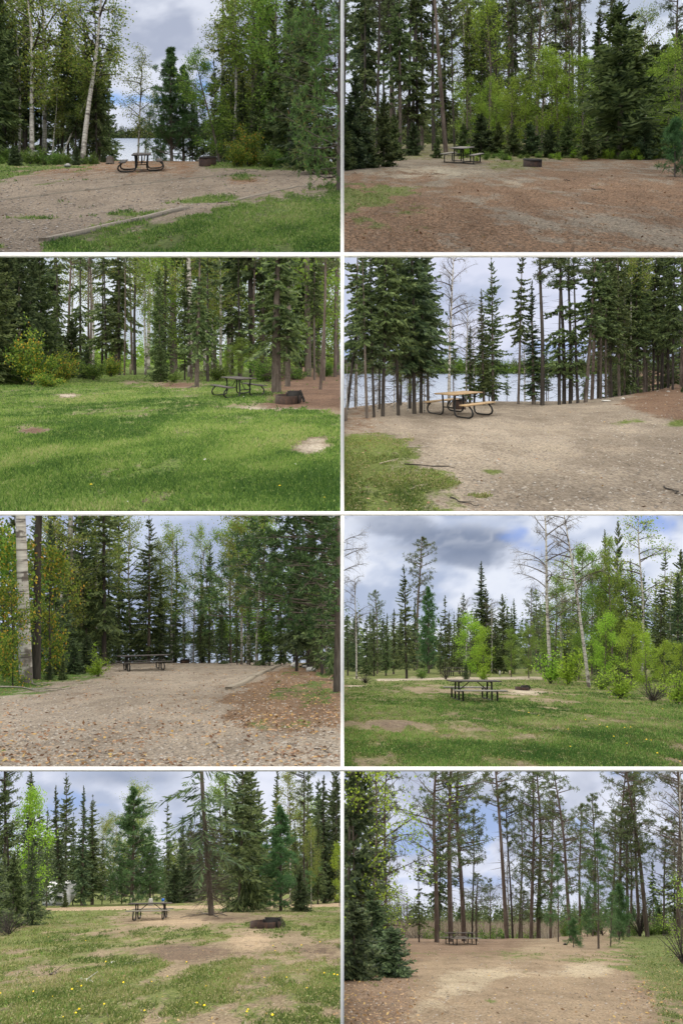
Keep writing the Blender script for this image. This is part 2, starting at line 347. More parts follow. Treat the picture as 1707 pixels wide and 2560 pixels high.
def broad(seed, base=.3, W=.2, limbs=26, subs=8, leaves=5000, lsz=.0100, leafm='birchleaf', barkm='birch', rad=.010, bend=.03, upw=.9, clump=.022, forks=0):
    r = np.random.default_rng(seed); tr = MB(); cr = MB(); pts = trunk_pts(bend, seed=seed)
    tr.tube(pts, rad * (1 - pts[:, 2]) ** .75 + .0012, 8); ends = []
    for i in range(limbs):
        rel = (i + r.random()) / limbs; z = base + (1 - base) * rel * .97
        prof = max(.12, math.sin(math.pi * (.12 + .82 * rel)) ** .7)
        Lb = W * prof * r.uniform(.6, 1.15); az = r.uniform(0, 6.28); o = at_z(pts, np.array([z]))[0]; s = np.linspace(0, 1, 7)
        up = upw * r.uniform(.5, 1.3); hx, hy = math.cos(az), math.sin(az); k1 = r.normal() * .2
        bp = np.stack([o[0] + Lb * (hx * s - hy * k1 * np.sin(s * 3)), o[1] + Lb * (hy * s + hx * k1 * np.sin(s * 3)), z + Lb * (up * s - .35 * s ** 2)], 1)
        bp[:, 2] = np.minimum(bp[:, 2], 1.0)
        tr.tube(bp, .0024 * (1 - s) * (.4 + Lb / W) + .0006, 4, mi=1)
        for j in range(subs):
            q = r.uniform(.25, 1); c = np.array([np.interp(q, s, bp[:, k]) for k in range(3)])
            d = unit(np.array([hx, hy, .4]) + r.normal(size=3) * .8); l = Lb * r.uniform(.2, .5)
            ss = np.linspace(0, 1, 4)[:, None]; sp_ = c + d * l * ss + np.array([0, 0, -.25]) * l * ss ** 2
            tr.tube(sp_, np.array([.0010, .0008, .0006, .0003]), 3, mi=1)
            tq = r.uniform(.2, 1, 5)[:, None]; st = c + d * l * tq
            tr.cards(st, unit(d + r.normal(size=(5, 3)) * .8), l * .5, .0005, mid=.1)
            ends.append(st + r.normal(size=(5, 3)) * .006)
    e = np.concatenate(ends)
    if leaves:
        p = e[r.integers(0, len(e), leaves)] + r.normal(size=(leaves, 3)) * clump
        cr.cards(p, unit(r.normal(size=(leaves, 3)) + np.array([0, 0, -.4])), lsz * r.uniform(.6, 1.3, leaves), lsz * .42)
    else:
        k = 1500; p = e[r.integers(0, len(e), k)]; cr.cards(p, unit(r.normal(size=(k, 3)) + np.array([0, 0, .3])), r.uniform(.015, .04, k), .0004, mid=.1)
    return tr, cr, M[barkm], M[leafm] if leaves else M['deadneedle']
def bush(seed, leaves=1500, lsz=.05, leafm='bushleaf', W=.55, stems=14):
    r = np.random.default_rng(seed); tr = MB(); cr = MB(); P = []
    for i in range(stems):
        az = r.uniform(0, 6.28); out_ = W * r.uniform(.15, 1); h = r.uniform(.45, 1) * (1 - .35 * (out_ / W) ** 2); s = np.linspace(0, 1, 6)
        b = np.stack([math.cos(az) * out_ * s ** 1.4, math.sin(az) * out_ * s ** 1.4, h * s], 1); tr.tube(b, .012 * (1 - s) + .003, 4)
        for j in range(8):
            q = r.uniform(.25, 1); c = np.array([np.interp(q, s, b[:, k]) for k in range(3)]); d = unit(r.normal(size=3) + np.array([math.cos(az), math.sin(az), .5])); l = r.uniform(.08, .26)
            tr.cards(c[None], d[None], l, .004, mid=.1); P.append(c + d * l * r.uniform(.2, 1, 12)[:, None])
    e = np.concatenate(P); p = e[r.integers(0, len(e), leaves)] + r.normal(size=(leaves, 3)) * .05; p[:, 2] = np.abs(p[:, 2])
    cr.cards(p, unit(r.normal(size=(leaves, 3)) * np.array([1, 1, .6])), lsz * r.uniform(.6, 1.3, leaves), lsz * .42)
    return tr, cr, M['barkdark'], M[leafm]

KINDS = {
 # name: (builders, object name, category, description)
 'spruce':   ([lambda s: conifer(s, .17, whorls=42, nb=5, tw=14, tipw=.0042, gap=.08, bare=.08), lambda s: conifer(s, .15, whorls=38, nb=5, tipw=.004, gap=.12, bare=.12, barkm='barkdark'), lambda s: conifer(s, .19, whorls=36, nb=5, tipw=.0045, gap=.1, droop=.4)], 'spruce_tree', 'spruce', 'dark green spruce'),
 'darkspruce': ([lambda s: conifer(s, .20, bare=.02, leafm='spruce_dark', whorls=46, nb=6, tipw=.0045, gap=.05), lambda s: conifer(s, .22, bare=.03, leafm='spruce', whorls=40, nb=6, tipw=.0048, gap=.08, droop=.15)], 'spruce_tree', 'spruce', 'dense dark spruce'),
 'narrow':   ([lambda s: conifer(s, .085, bare=.06, whorls=56, tw=10, leafm='spruce_dark', droop=.4, tipw=.0045), lambda s: conifer(s, .10, bare=.1, whorls=50, tw=11, leafm='spruce', droop=.4, tipw=.0045)], 'spruce_tree', 'spruce', 'narrow pointed spruce'),
 'lanky':    ([lambda s: conifer(s, .13, bare=.30, whorls=30, nb=5, tw=12, leafm='spruce_dark', barkm='barkdark', droop=.5, dead=90, gap=.15, rad=.0085), lambda s: conifer(s, .12, bare=.40, whorls=26, nb=5, tw=12, leafm='spruce', barkm='bark', droop=.5, dead=120, gap=.1, rad=.0085), lambda s: conifer(s, .14, bare=.2, whorls=28, nb=4, tw=12, leafm='spruce', barkm='barkdark', droop=.6, dead=80, gap=.3, rad=.0085)], 'spruce_tree', 'spruce', 'tall spruce with bare lower trunk'),
 'fir':      ([lambda s: conifer(s, .34, bare=.0, whorls=26, nb=8, tw=16, tipw=.011, leafm='spruce_dark', droop=.1, pw=.7, rad=.014), lambda s: conifer(s, .30, bare=.0, whorls=24, nb=8, tw=15, tipw=.011, leafm='spruce', droop=.05, rad=.014)], 'young_fir', 'fir', 'bushy young fir'),
 'jack':     ([lambda s: pine(s, .45, .17, 50), lambda s: pine(s, .35, .15, 56, barkm='bark'), lambda s: pine(s, .25, .15, 60, per=6, bend=.03)], 'pine_tree', 'pine', 'tall irregular pine'),
 'poletop':  ([lambda s: pine(s, .62, .12, 34, rad=.0085, dead=50)], 'pine_tree', 'pine', 'tall bare trunked pine'),
 'poledark': ([lambda s: pine(s, .60, .11, 34, rad=.008, dead=60, barkm='barkdark')], 'pine_tree', 'pine', 'tall dark trunked pine'),
 'wpine':    ([lambda s: pine(s, .05, .235, 100, per=12, tn=16, L=.024, w=.0022, leafm='soft', barkm='bark', up=.45, round_=0, dead=0), lambda s: pine(s, .04, .21, 96, per=12, tn=16, L=.024, w=.0022, leafm='soft', barkm='bark', up=.5, round_=0, dead=0)], 'pine_tree', 'pine', 'soft needled young white pine'),
 'bigpine':  ([lambda s: pine(s, .02, .50, 110, per=14, tn=22, L=.022, w=.0015, leafm='softbrown', barkm='bark', up=.05, round_=0, dead=0, rad=.018)], 'pine_tree', 'pine', 'broad white pine with long soft needles'),
 'sapling':  ([lambda s: pine(s, .03, .34, 34, per=6, tn=20, L=.09, w=.004, leafm='soft', barkm='bark', up=.6, round_=0, dead=0, rad=.014)], 'pine_sapling', 'pine', 'soft needled pine sapling'),
 'birch':    ([lambda s: broad(s, .32, .19), lambda s: broad(s, .4, .17, leaves=4200), lambda s: broad(s, .28, .2, leaves=6000)], 'birch_tree', 'birch', 'white barked birch'),
 'stout': ([lambda s: conifer(s, .15, bare=.16, whorls=30, nb=5, tw=14, leafm='spruce', barkm='bark', droop=.6, dead=160, gap=.15, rad=.019)], 'spruce_tree', 'spruce', 'stout trunked spruce'),
 'larch': ([lambda s: conifer(s, .20, bare=.22, whorls=30, nb=3, tw=11, leafm='spruce_dark', barkm='bark', droop=.45, dead=340, gap=.2, rad=.0095, tipw=.003)], 'spruce_tree', 'spruce', 'thin foliaged spruce'),
 'lankydense': ([lambda s: conifer(s, .17, bare=.2, whorls=40, nb=6, tw=15, leafm='spruce_dark', barkm='barkdark', tipw=.0045, droop=.45, dead=80, gap=.06, rad=.0085), lambda s: conifer(s, .16, bare=.26, whorls=38, nb=6, tw=14, leafm='spruce', barkm='barkdark', tipw=.0042, droop=.45, dead=90, gap=.1, rad=.0085)], 'spruce_tree', 'spruce', 'dense topped spruce'),
 'limesparse': ([lambda s: broad(s, .1, .30, leaves=1500, lsz=.013, leafm='limeleaf', barkm='bark', rad=.006, clump=.02)], 'aspen_tree', 'aspen', 'thin lime leaved aspen'),
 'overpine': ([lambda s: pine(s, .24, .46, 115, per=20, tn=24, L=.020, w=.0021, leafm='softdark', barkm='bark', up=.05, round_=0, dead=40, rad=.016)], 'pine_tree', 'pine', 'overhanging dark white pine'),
 'goldaspen': ([lambda s: broad(s, .10, .17, leaves=6000, lsz=.010, leafm='goldleaf', barkm='bark'), lambda s: broad(s, .08, .19, leaves=6500, lsz=.010, leafm='goldleaf', barkm='bark')], 'aspen_tree', 'aspen', 'yellow green young aspen'),
 'thickbirch': ([lambda s: broad(s, .45, .16, leaves=5000, rad=.0155, bend=.012)], 'birch_tree', 'birch', 'thick white birch'),
 'thickdark': ([lambda s: broad(s, .45, .16, leaves=2000, rad=.011, bend=.02, barkm='barkdark')], 'birch_tree', 'birch', 'dark barked birch'),
 'opensap': ([lambda s: pine(s, .12, .24, limbs=34, per=5, tn=15, L=.040, w=.0022, leafm='soft', barkm='bark', up=.4, round_=0, dead=0, rad=.009)], 'pine_tree', 'pine', 'open young pine'),
 'barebirch':([lambda s: broad(s, .35, .17, leaves=0, limbs=26, subs=9), lambda s: broad(s, .3, .2, leaves=0, limbs=24, subs=9)], 'birch_tree', 'birch', 'nearly leafless birch'),
 'sparse':   ([lambda s: broad(s, .25, .15, leaves=2300, lsz=.010, rad=.007)], 'birch_tree', 'birch', 'slender sparse birch'),
 'aspen':    ([lambda s: broad(s, .15, .17, leaves=6500, lsz=.011, leafm='aspenleaf', barkm='bark'), lambda s: broad(s, .1, .2, leaves=7500, lsz=.011, leafm='aspenleaf', barkm='bark')], 'aspen_tree', 'aspen', 'leafy green aspen'),
 'limeaspen':([lambda s: broad(s, .08, .26, leaves=5500, lsz=.016, leafm='limeleaf', barkm='bark', rad=.008, clump=.03)], 'aspen_tree', 'aspen', 'young aspen with bright lime leaves'),
 'maple':    ([lambda s: broad(s, .05, .30, leaves=3600, lsz=.024, leafm='autumnleaf', barkm='barkdark', rad=.009, clump=.04)], 'maple_tree', 'maple', 'maple with turning yellow and orange leaves'),
 'bush':     ([lambda s: bush(s, 2200), lambda s: bush(s, 2600, .045)], 'shrub', 'shrub', 'leafy green shrub'),
 'limebush': ([lambda s: bush(s, 1500, .05, 'limeleaf')], 'shrub', 'shrub', 'lime green shrub'),
 'yellowbush': ([lambda s: bush(s, 3600, .045, 'autumnleaf', W=.62, stems=20)], 'shrub', 'shrub', 'yellow green shrub with turning leaves'),
 'twiggy':   ([lambda s: bush(s, 260, .03, 'deadneedle', stems=26)], 'shrub', 'shrub', 'bare brown twiggy shrub'),
}
PROTO = {}
def proto(kind, var):
    bl = KINDS[kind][0]; nv = max(len(bl), 2); var = var % nv; key = (kind, var)
    if key not in PROTO:
        import zlib
        tr, cr, mb, ml = bl[var % len(bl)](zlib.crc32(kind.encode()) % 1000 + var * 7)
        ta, ca = tr.arrays(), cr.arrays()
        PROTO[key] = (ta, ca, mb, ml, mk_mesh('trunk', *ta, [mb, M['deadneedle']], True), mk_mesh('crown', *ca, [ml]))
    return PROTO[key]

# ---------------------------------------------------------------- the eight campsites
Z = 1.838                      # the plan was measured on views enlarged 1.838 times
class Cell: pass
CELLS = []
def cell(ox, oy, v0, v1, h, side, name, above=None):
    c = Cell(); c.ox, c.oy, c.v0, c.v1, c.side, c.name, c.above = ox, oy, v0, v1, side, name, above
    c.h = oy + h / Z; c.k = (1280 - c.h) / F; c.yn = 3200 / (v1 + 5 - c.h); c.off = lambda x, y: 0 * x
    c.land = []; c.trees = []; CELLS.append(c); return c
P1 = cell(0, 0, 0, 632, 612, -1, 'top left')
P2 = cell(853, 0, 0, 632, 601, 1, 'top right')
P3 = cell(0, 636, 642, 1278, 475, -1, 'second left', P1)
P4 = cell(853, 636, 642, 1278, 522, 1, 'second right', P2)
P5 = cell(0, 1280, 1289, 1918, 581, -1, 'third left', P3)
P6 = cell(853, 1280, 1289, 1918, 675, 1, 'third right', P4)
P7 = cell(0, 1920, 1927, 2565, 542, -1, 'bottom left', P5)
P8 = cell(853, 1920, 1927, 2565, 695, 1, 'bottom right', P6)
YB = 850.0
def edge_drop(y_of_x, depth, width=8):
    def f(x, y):
        e = y_of_x(x, y); return -depth * sstep(0, width, y - e)
    return f
P1.off = edge_drop(lambda x, y: 46.5 + 0 * x, 4.2)
P2.off = lambda x, y: 0 * x
P4.off = lambda x, y: -4.6 * sstep(0, 22, y - (37.5 - 13 * sstep(-1, -5.5, x - 5.6 - 0) * 0 - np.clip((.07 * y - x) * 3.4, 0, 12))) * sstep(.42, .30, x / y) + .55 * sstep(.26, .44, x / y) * sstep(14, 34, y)
P5.off = edge_drop(lambda x, y: 53 + 0 * x, 4.6)
P8.off = edge_drop(lambda x, y: 66 + 0 * x + 80 * sstep(.26, .32, x / y), 1.3)
LAKE = {0: (P1, 4.4, 760.), 3: (P4, 4.9, 760.), 4: (P5, 4.6, 760.), 7: (P8, 3.4, 150.)}
def gz(c, x, y):
    x = np.asarray(x, float); y = np.asarray(y, float)
    b = (fbm(x * .35, y * .35, 5 + CELLS.index(c) * 31, 3) - .5) * .16 * sstep(c.yn, c.yn + 8, y)
    return c.k * y - 1.6 + c.off(x, y) + b
def lidz(c, y):
    """height of the added, unseen glowing lid above a site (the next terrace stands over it)"""
    a = c.above
    if a is None: return c.k * np.asarray(y, float) * 0 + 60 + .55 * np.asarray(y, float)
    y1 = a.yn
    zb = (1280 - (c.v0 - 4)) / F
    ys = [7.6, y1, 44, 62, YB]; zs = [zb * 7.6, zb * y1, a.k * 44 - 1.6 - .3 + min(0, 0), a.k * 62 - 1.6 - 5.2, a.k * YB - 1.6 - 5.2]
    if a is P4: ys = [7.6, y1, 24, 34, 60, YB]; zs = [zb * 7.6, zb * y1, a.k * 24 - 2.2, a.k * 34 - 5.2, a.k * 60 - 6.8, a.k * YB - 6.8]
    return np.interp(y, ys, zs)
def place(c, zu, zv=None, y=None):
    u = c.ox + zu / Z
    if y is None: y = 3200 / ((zv - (c.h - c.oy) * Z) / Z)
    x = (u - 853.5) / F * y
    return x, y, float(gz(c, x, y))

# ---- sky walls, each with an added glowing lid overhead
def hexc(r, g, b):
    return np.array([((q / 255 + .055) / 1.055) ** 2.4 if q > 10 else q / 255 / 12.92 for q in (r, g, b)])
def make_sky_and_lid(c, hi, lo, blue, blues=(), darks=(), seed=0, cover=.5, fscale=1.0):
    """back wall grid, then an added glowing lid, out of view, that runs forward to the front of the terrace"""
    nx, nz_ = 190, 150
    x0, x1 = (-YB * .68, 0) if c.side < 0 else (0, YB * .68)
    zt = float(lidz(c, YB)); zb = c.k * YB - 1.6 - 30 - (2.5 if c in (P1, P4) else 0)
    if c.above is None: zt = (1280 + 140) / F * YB
    X, Zz = np.meshgrid(np.linspace(x0, x1, nx), np.linspace(zb, zt, nz_))
    pu = ((X / YB * F + 853.5) - c.ox) * Z; pv = ((1280 - Zz / YB * F) - c.oy) * Z
    n = fbm(pu / 330 * fscale, pv / 190 * fscale, seed + 100, 6); n2 = fbm(pu / 420 + 9, pv / 170 + 3, seed + 300, 5)
    nf = fbm(pu / 90, pv / 60, seed + 500, 5)
    tcl = np.clip(sstep(.34, .66, n) + (nf - .5) * .5, 0, 1); col = lo[None, None] * (1 - tcl[..., None]) + hi[None, None] * tcl[..., None]
    bm = sstep(.5 + cover * .3, .62 + cover * .3, n2) * .8
    for (a, b, ra, rb, wt) in blues: bm = np.maximum(bm, wt * .85 * sstep(.42, .95, np.exp(-((pu - a) / ra) ** 2 - ((pv - b) / rb) ** 2) * .8 + (n2 - .5) * 1.3 + (nf - .5) * .9 + .1 * wt))
    for (a, b, ra, rb, wt) in darks:
        e_ = np.exp(-((pu - a) / ra) ** 2 - ((pv - b) / rb) ** 2) + (n - .5) * 1.1 + (nf - .5) * .6
        dk = wt * sstep(.25, .9, e_); rim = np.exp(-((e_ - .18) / .1) ** 2) * .16 * wt
        col = col * (1 - dk[..., None]) + hexc(124, 136, 160) * dk[..., None]; col = col * (1 - rim[..., None]) + hexc(232, 235, 242) * rim[..., None]
    col = col * (1 - bm[..., None]) + blue * bm[..., None]
    col = col * 1.12
    v = np.stack([X, np.full_like(X, YB), Zz], -1).reshape(-1, 3); cols = [col.reshape(-1, 3)]
    i, j = np.meshgrid(np.arange(nz_ - 1), np.arange(nx - 1), indexing='ij'); q = i * nx + j
    f = [np.stack([q, q + 1, q + nx + 1, q + nx], -1).reshape(-1, 4)]; V = [v]; base = len(v)
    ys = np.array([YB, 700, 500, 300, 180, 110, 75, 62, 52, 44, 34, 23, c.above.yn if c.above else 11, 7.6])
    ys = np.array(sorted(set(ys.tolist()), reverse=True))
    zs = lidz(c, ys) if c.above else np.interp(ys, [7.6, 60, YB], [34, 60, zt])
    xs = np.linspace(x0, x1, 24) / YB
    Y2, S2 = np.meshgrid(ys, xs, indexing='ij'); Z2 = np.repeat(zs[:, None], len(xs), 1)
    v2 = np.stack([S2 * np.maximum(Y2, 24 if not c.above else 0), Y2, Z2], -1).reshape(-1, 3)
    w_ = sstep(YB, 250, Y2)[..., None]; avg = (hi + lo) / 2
    c2 = (avg * (1 - w_) + avg.mean() * np.array([1.04, 1.0, .93]) * LID_GLOW * w_).reshape(-1, 3)  # lid glows brighter than the visible sky wall, to light the ground
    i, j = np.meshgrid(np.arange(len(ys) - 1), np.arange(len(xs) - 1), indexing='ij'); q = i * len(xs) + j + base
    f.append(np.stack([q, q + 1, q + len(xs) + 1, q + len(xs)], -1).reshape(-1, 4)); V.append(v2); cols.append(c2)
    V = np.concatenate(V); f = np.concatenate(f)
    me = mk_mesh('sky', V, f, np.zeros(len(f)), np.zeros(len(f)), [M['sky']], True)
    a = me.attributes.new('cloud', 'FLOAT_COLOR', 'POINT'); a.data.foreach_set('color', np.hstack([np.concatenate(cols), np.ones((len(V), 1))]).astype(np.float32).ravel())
    tag(link('sky', me), kind='structure')  # one mesh: visible sky wall plus the unseen lighting lid
HI, LO, BL = hexc(214, 219, 232), hexc(168, 176, 196), hexc(112, 160, 225)
make_sky_and_lid(P1, HI, LO, hexc(105, 165, 232), [(930, 350, 90, 130, 1), (500, 440, 260, 60, .9), (100, 500, 140, 60, .8), (720, 460, 60, 25, .8)], seed=1, cover=.9)
make_sky_and_lid(P2, hexc(218, 225, 238), hexc(178, 188, 206), BL, seed=2, cover=1)
make_sky_and_lid(P3, hexc(224, 230, 238), hexc(196, 206, 218), BL, seed=3, cover=1)
make_sky_and_lid(P4, hexc(214, 218, 236), hexc(180, 190, 214), BL, [(60, 450, 120, 60, .5), (1000, 420, 200, 40, .5)], seed=4, cover=.9)
make_sky_and_lid(P5, hexc(196, 206, 228), hexc(164, 176, 204), BL, seed=5, cover=1)
make_sky_and_lid(P6, hexc(218, 224, 238), hexc(172, 184, 208), hexc(120, 155, 225), [(810, 95, 90, 60, .75), (1450, 50, 120, 50, .8)], [(520, 130, 360, 90, .95), (250, 60, 200, 80, .7), (560, 210, 200, 50, .8)], seed=6, cover=1)
make_sky_and_lid(P7, hexc(222, 226, 240), hexc(176, 186, 208), hexc(140, 172, 226), [(310, 150, 90, 50, .7), (240, 190, 70, 40, .7)], [(600, 40, 300, 60, .5), (900, 150, 200, 60, .25)], seed=7, cover=1)
make_sky_and_lid(P8, hexc(222, 226, 240), hexc(170, 178, 200), hexc(150, 176, 222), [(640, 250, 200, 130, .9), (300, 330, 120, 120, .9), (1110, 270, 90, 60, .9), (520, 520, 300, 50, .8)], [(1100, 100, 90, 110, .35)], seed=8, cover=.8)

# ---- ground sheets with zones (r grass, g sand, b brown litter)
def zone(c, x, y):
    """weights at ground points; zu, zv in the enlarged view's pixels"""
    u = x / y * F + 853.5; v = c.h + 3200 / y
    zu, zv = (u - c.ox) * Z, (v - c.oy) * Z
    n = .5 + (fbm(x * 1.3, y * .42, 40 + CELLS.index(c), 6) - .5) * 1.7
    n1 = fbm(x * .5, y * .22, 70 + CELLS.index(c), 4)
    g = np.zeros_like(zu); s = np.zeros_like(zu); b = np.zeros_like(zu)
    def blob(a, bb, ra, rb, w=1): return w * np.exp(-((zu - a) / ra) ** 2 - ((zv - bb) / rb) ** 2)
    if c is P1:
        lo = 1110 - .235 * (zu - 200)             # near timber
        lo = np.where(zu < 200, 1150 + (200 - zu) * .12, lo)
        lo = np.where(zu > 1000, 925 - (zu - 1000) * .17, lo)
        g = sstep(-25, 60, zv - lo + (n - .5) * 70) * .80 + (n1 - .5) * .3 * (zv > lo)
        hi_ = 918 - .105 * zu                     # far timber
        g = np.maximum(g, .75 * sstep(40, -40, zv - (835 - .16 * zu) + (n - .5) * 120) * sstep(620, 300, zu) + .0)
        g = np.maximum(g, .8 * sstep(880, 1000, zu) * sstep(800, 770, zv + (n - .5) * 40) * sstep(735, 745, zv))
        g = np.maximum(g, blob(980, 925, 180, 28, .9) * sstep(.3, .6, n)); g = np.maximum(g, blob(1120, 810, 70, 22, .8)); g = np.maximum(g, blob(640, 990, 200, 14, .7)); g = np.maximum(g, blob(120, 1000, 120, 14, .6))
        b = .55 * sstep(850, 780, zv) * sstep(1000, 850, zu) + blob(1120, 825, 90, 22, .9)
    elif c is P2:
        b = .70 + (n1 - .5) * .8 - .4 * sstep(860, 780, zv) * sstep(1150, 300, zu)
        g = .72 * sstep(650, 150, zu) * sstep(820, 860, zv) * sstep(1150, 1000, zv) * sstep(.35, .6, n) + blob(780, 760, 160, 26, .75) + .5 * sstep(745, 725, zv)
        g = g + blob(60, 900, 260, 50, .35); s = blob(450, 790, 300, 30, .9) + blob(440, 1010, 60, 40, .8) + blob(780, 840, 180, 30, .6) + .22 * sstep(.52, .7, n1); b = b - .30 * sstep(.55, .8, n)
    elif c is P3:
        g = .95 - blob(880, 650, 90, 10, .5) - blob(310, 652, 60, 10, .8) - blob(600, 588, 60, 8, .7) - blob(1440, 880, 95, 40, 1.0) - blob(155, 815, 70, 16, 1.2) - blob(1200, 700, 160, 18, .8) - blob(820, 600, 110, 16, .8)
        g = g - .16 + (n1 - .5) * .35 - 1.1 * sstep(1150, 1450, zu) * sstep(735, 680, zv + (n - .5) * 40) - .55 * sstep(1500, 1568, zu) * sstep(800, 720, zv); g = g + (n - .5) * .35
        s = blob(1440, 880, 120, 60, .7) + blob(1250, 705, 260, 14, .8) + blob(310, 652, 60, 10, .8)
        b = .9 * sstep(1100, 1300, zu) * sstep(735, 680, zv) + blob(820, 600, 120, 16, .8) + blob(155, 812, 70, 14, 1)
    elif c is P4:
        g = .85 * sstep(430, 120, zu - (zv - 830) * .5 + (n - .5) * 260) * sstep(790, 860, zv) + blob(640, 1110, 60, 12, .9) + blob(700, 1000, 60, 14, .6) + blob(1300, 790, 100, 10, .6) + blob(1540, 800, 60, 12, .8) + blob(480, 1050, 70, 22, .6)
        b = .85 * sstep(1180, 1420, zu + (n - .5) * 120) * sstep(780, 720, zv - (zu - 1300) * .2) + .45 * sstep(300, 100, zu)
        s = .35 + .4 * sstep(.45, .6, n1)
    elif c is P5:
        g = .85 * sstep(30, -40, zv - (855 - (zu - 0) * .22) + (n - .5) * 60) * sstep(640, 500, zu) * sstep(730, 745, zv) + blob(1200, 985, 60, 26, .7) + blob(1370, 980, 80, 24, .6) + .5 * sstep(0, 40, zu - (1290 - (zv - 700) * .5) - 0) * sstep(1000, 900, zv) * sstep(.5, .62, n)
        b = .75 * sstep(-30, 90, zu - (1290 - (zv - 705) * 2.05)) * sstep(-60, 120, zu - 1040 + (n - .5) * 260) * sstep(1080, 960, zv) + .3 * sstep(.5, .6, n1)
        s = .25
    elif c is P6:
        g = .78 - blob(220, 975, 150, 32, .95) - blob(840, 830, 120, 16, .8) - blob(380, 815, 130, 14, .8) - blob(560, 820, 300, 10, .3) - blob(960, 875, 130, 14, .45) + (n - .5) * .9
        g = g - 2 * (np.abs(zv - 766 - (zu - 550) * -.01) < 5) * sstep(150, 200, zu) * sstep(930, 900, zu) - 2 * (np.abs(zv - 800) < 4) * (zu < 110)
        s = 1.0 * (np.abs(zv - 766) < 8) * (zu < 930) + blob(840, 830, 120, 16, .8) + blob(60, 802, 60, 8, .8); b = blob(220, 975, 150, 35, .6) + .28 * sstep(600, 1000, zu)
    elif c is P7:
        g = .66 + .25 * sstep(760, 640, zv) * sstep(700, 300, zu) - blob(800, 700, 230, 30, .9) - blob(1010, 685, 260, 25, .6) - blob(850, 850, 260, 45, .6) - blob(1150, 800, 130, 60, .7) - blob(1480, 850, 160, 80, .5) - blob(240, 930, 150, 30, .35) + (n - .5) * .8
        rd = 650 - (zu - 230) * .016; g = g - 2 * (np.abs(zv - rd) < 8) * (zu > 215) - 1.2 * (np.abs(zv - 606) < 4) * (zu > 850)
        s = 1.0 * (np.abs(zv - rd) < 9) + blob(800, 700, 230, 30, .9) + blob(1150, 800, 160, 60, .8); b = blob(850, 850, 260, 45, .65) + blob(1480, 850, 200, 90, .35) + .2 + blob(1050, 690, 200, 14, .5)
    elif c is P8:
        g = .75 * sstep(1150, 1350, zu + (n - .5) * 160) * sstep(1100, 900, zv) + blob(850, 860, 250, 30, .45) + blob(680, 1075, 40, 10, .7) + blob(1100, 890, 90, 14, .5) + blob(400, 850, 200, 12, .3) + (n - .5) * .3 + .5 * sstep(1350, 1500, zu)
        s = blob(1130, 925, 140, 40, .9) + blob(560, 985, 130, 60, .9) + blob(800, 950, 260, 20, .5) + .42 * sstep(70, 0, np.abs(zu - (640 - (zv - 950) * 2) + (n - .5) * 160) / 2.2) + .3 * sstep(1000, 1150, zv) * sstep(900, 500, zu)
        b = .75 * sstep(900, 820, zv) * sstep(900, 700, zu) + .75 * sstep(420, 200, zu) + blob(1450, 1000, 120, 60, .7) + .25
    o = np.zeros_like(zu)
    return np.clip(g + o, 0, 1), np.clip(s + o, 0, 1), np.clip(b + o, 0, 1), zu, zv
GR = ((.055, .12, .018), (.11, .21, .035))
GRASSG = ((.05, .09, .02), (.15, .21, .05))
GM = {
 0: ground_mat('lakeside_gravel', ((.07, .10, .03), (.15, .20, .055)), ((.17, .135, .10), (.32, .265, .205)), ((.36, .3, .23), (.45, .39, .3)), ((.16, .09, .05), (.30, .18, .11))),
 1: ground_mat('needle_strewn_earth', ((.10, .12, .035), (.16, .18, .06)), ((.14, .12, .09), (.29, .245, .19)), ((.30, .26, .19), (.44, .39, .30)), ((.10, .07, .048), (.31, .195, .12))),
 2: ground_mat('lawn', ((.06, .10, .02), (.15, .22, .05)), ((.16, .13, .09), (.27, .22, .16)), ((.36, .31, .25), (.5, .45, .38)), ((.11, .07, .05), (.22, .14, .10))),
 3: ground_mat('sandy_pad', ((.08, .11, .02), (.15, .19, .05)), ((.17, .14, .11), (.29, .245, .195)), ((.25, .21, .165), (.38, .325, .26)), ((.12, .08, .055), (.24, .15, .1))),
 4: ground_mat('leafy_gravel', ((.06, .12, .02), (.11, .18, .04)), ((.21, .175, .14), (.35, .30, .245)), ((.32, .27, .21), (.44, .38, .30)), ((.13, .09, .06), (.25, .16, .1))),
 5: ground_mat('patchy_spring_grass', ((.08, .11, .025), (.16, .18, .06)), ((.17, .14, .09), (.28, .23, .15)), ((.33, .29, .22), (.48, .42, .33)), ((.15, .11, .085), (.27, .21, .16))),
 6: ground_mat('worn_meadow', ((.10, .14, .03), (.18, .20, .07)), ((.18, .14, .09), (.30, .24, .16)), ((.33, .25, .16), (.46, .36, .25)), ((.10, .08, .06), (.20, .14, .1))),
 7: ground_mat('sandy_needle_floor', ((.10, .14, .035), (.17, .20, .07)), ((.20, .15, .10), (.31, .24, .165)), ((.33, .275, .19), (.46, .39, .285)), ((.15, .105, .075), (.28, .20, .14))),
}
GNAMES = ['campsite_ground', 'campsite_ground', 'campsite_ground', 'campsite_ground', 'campsite_ground', 'campsite_ground', 'campsite_ground', 'campsite_ground']
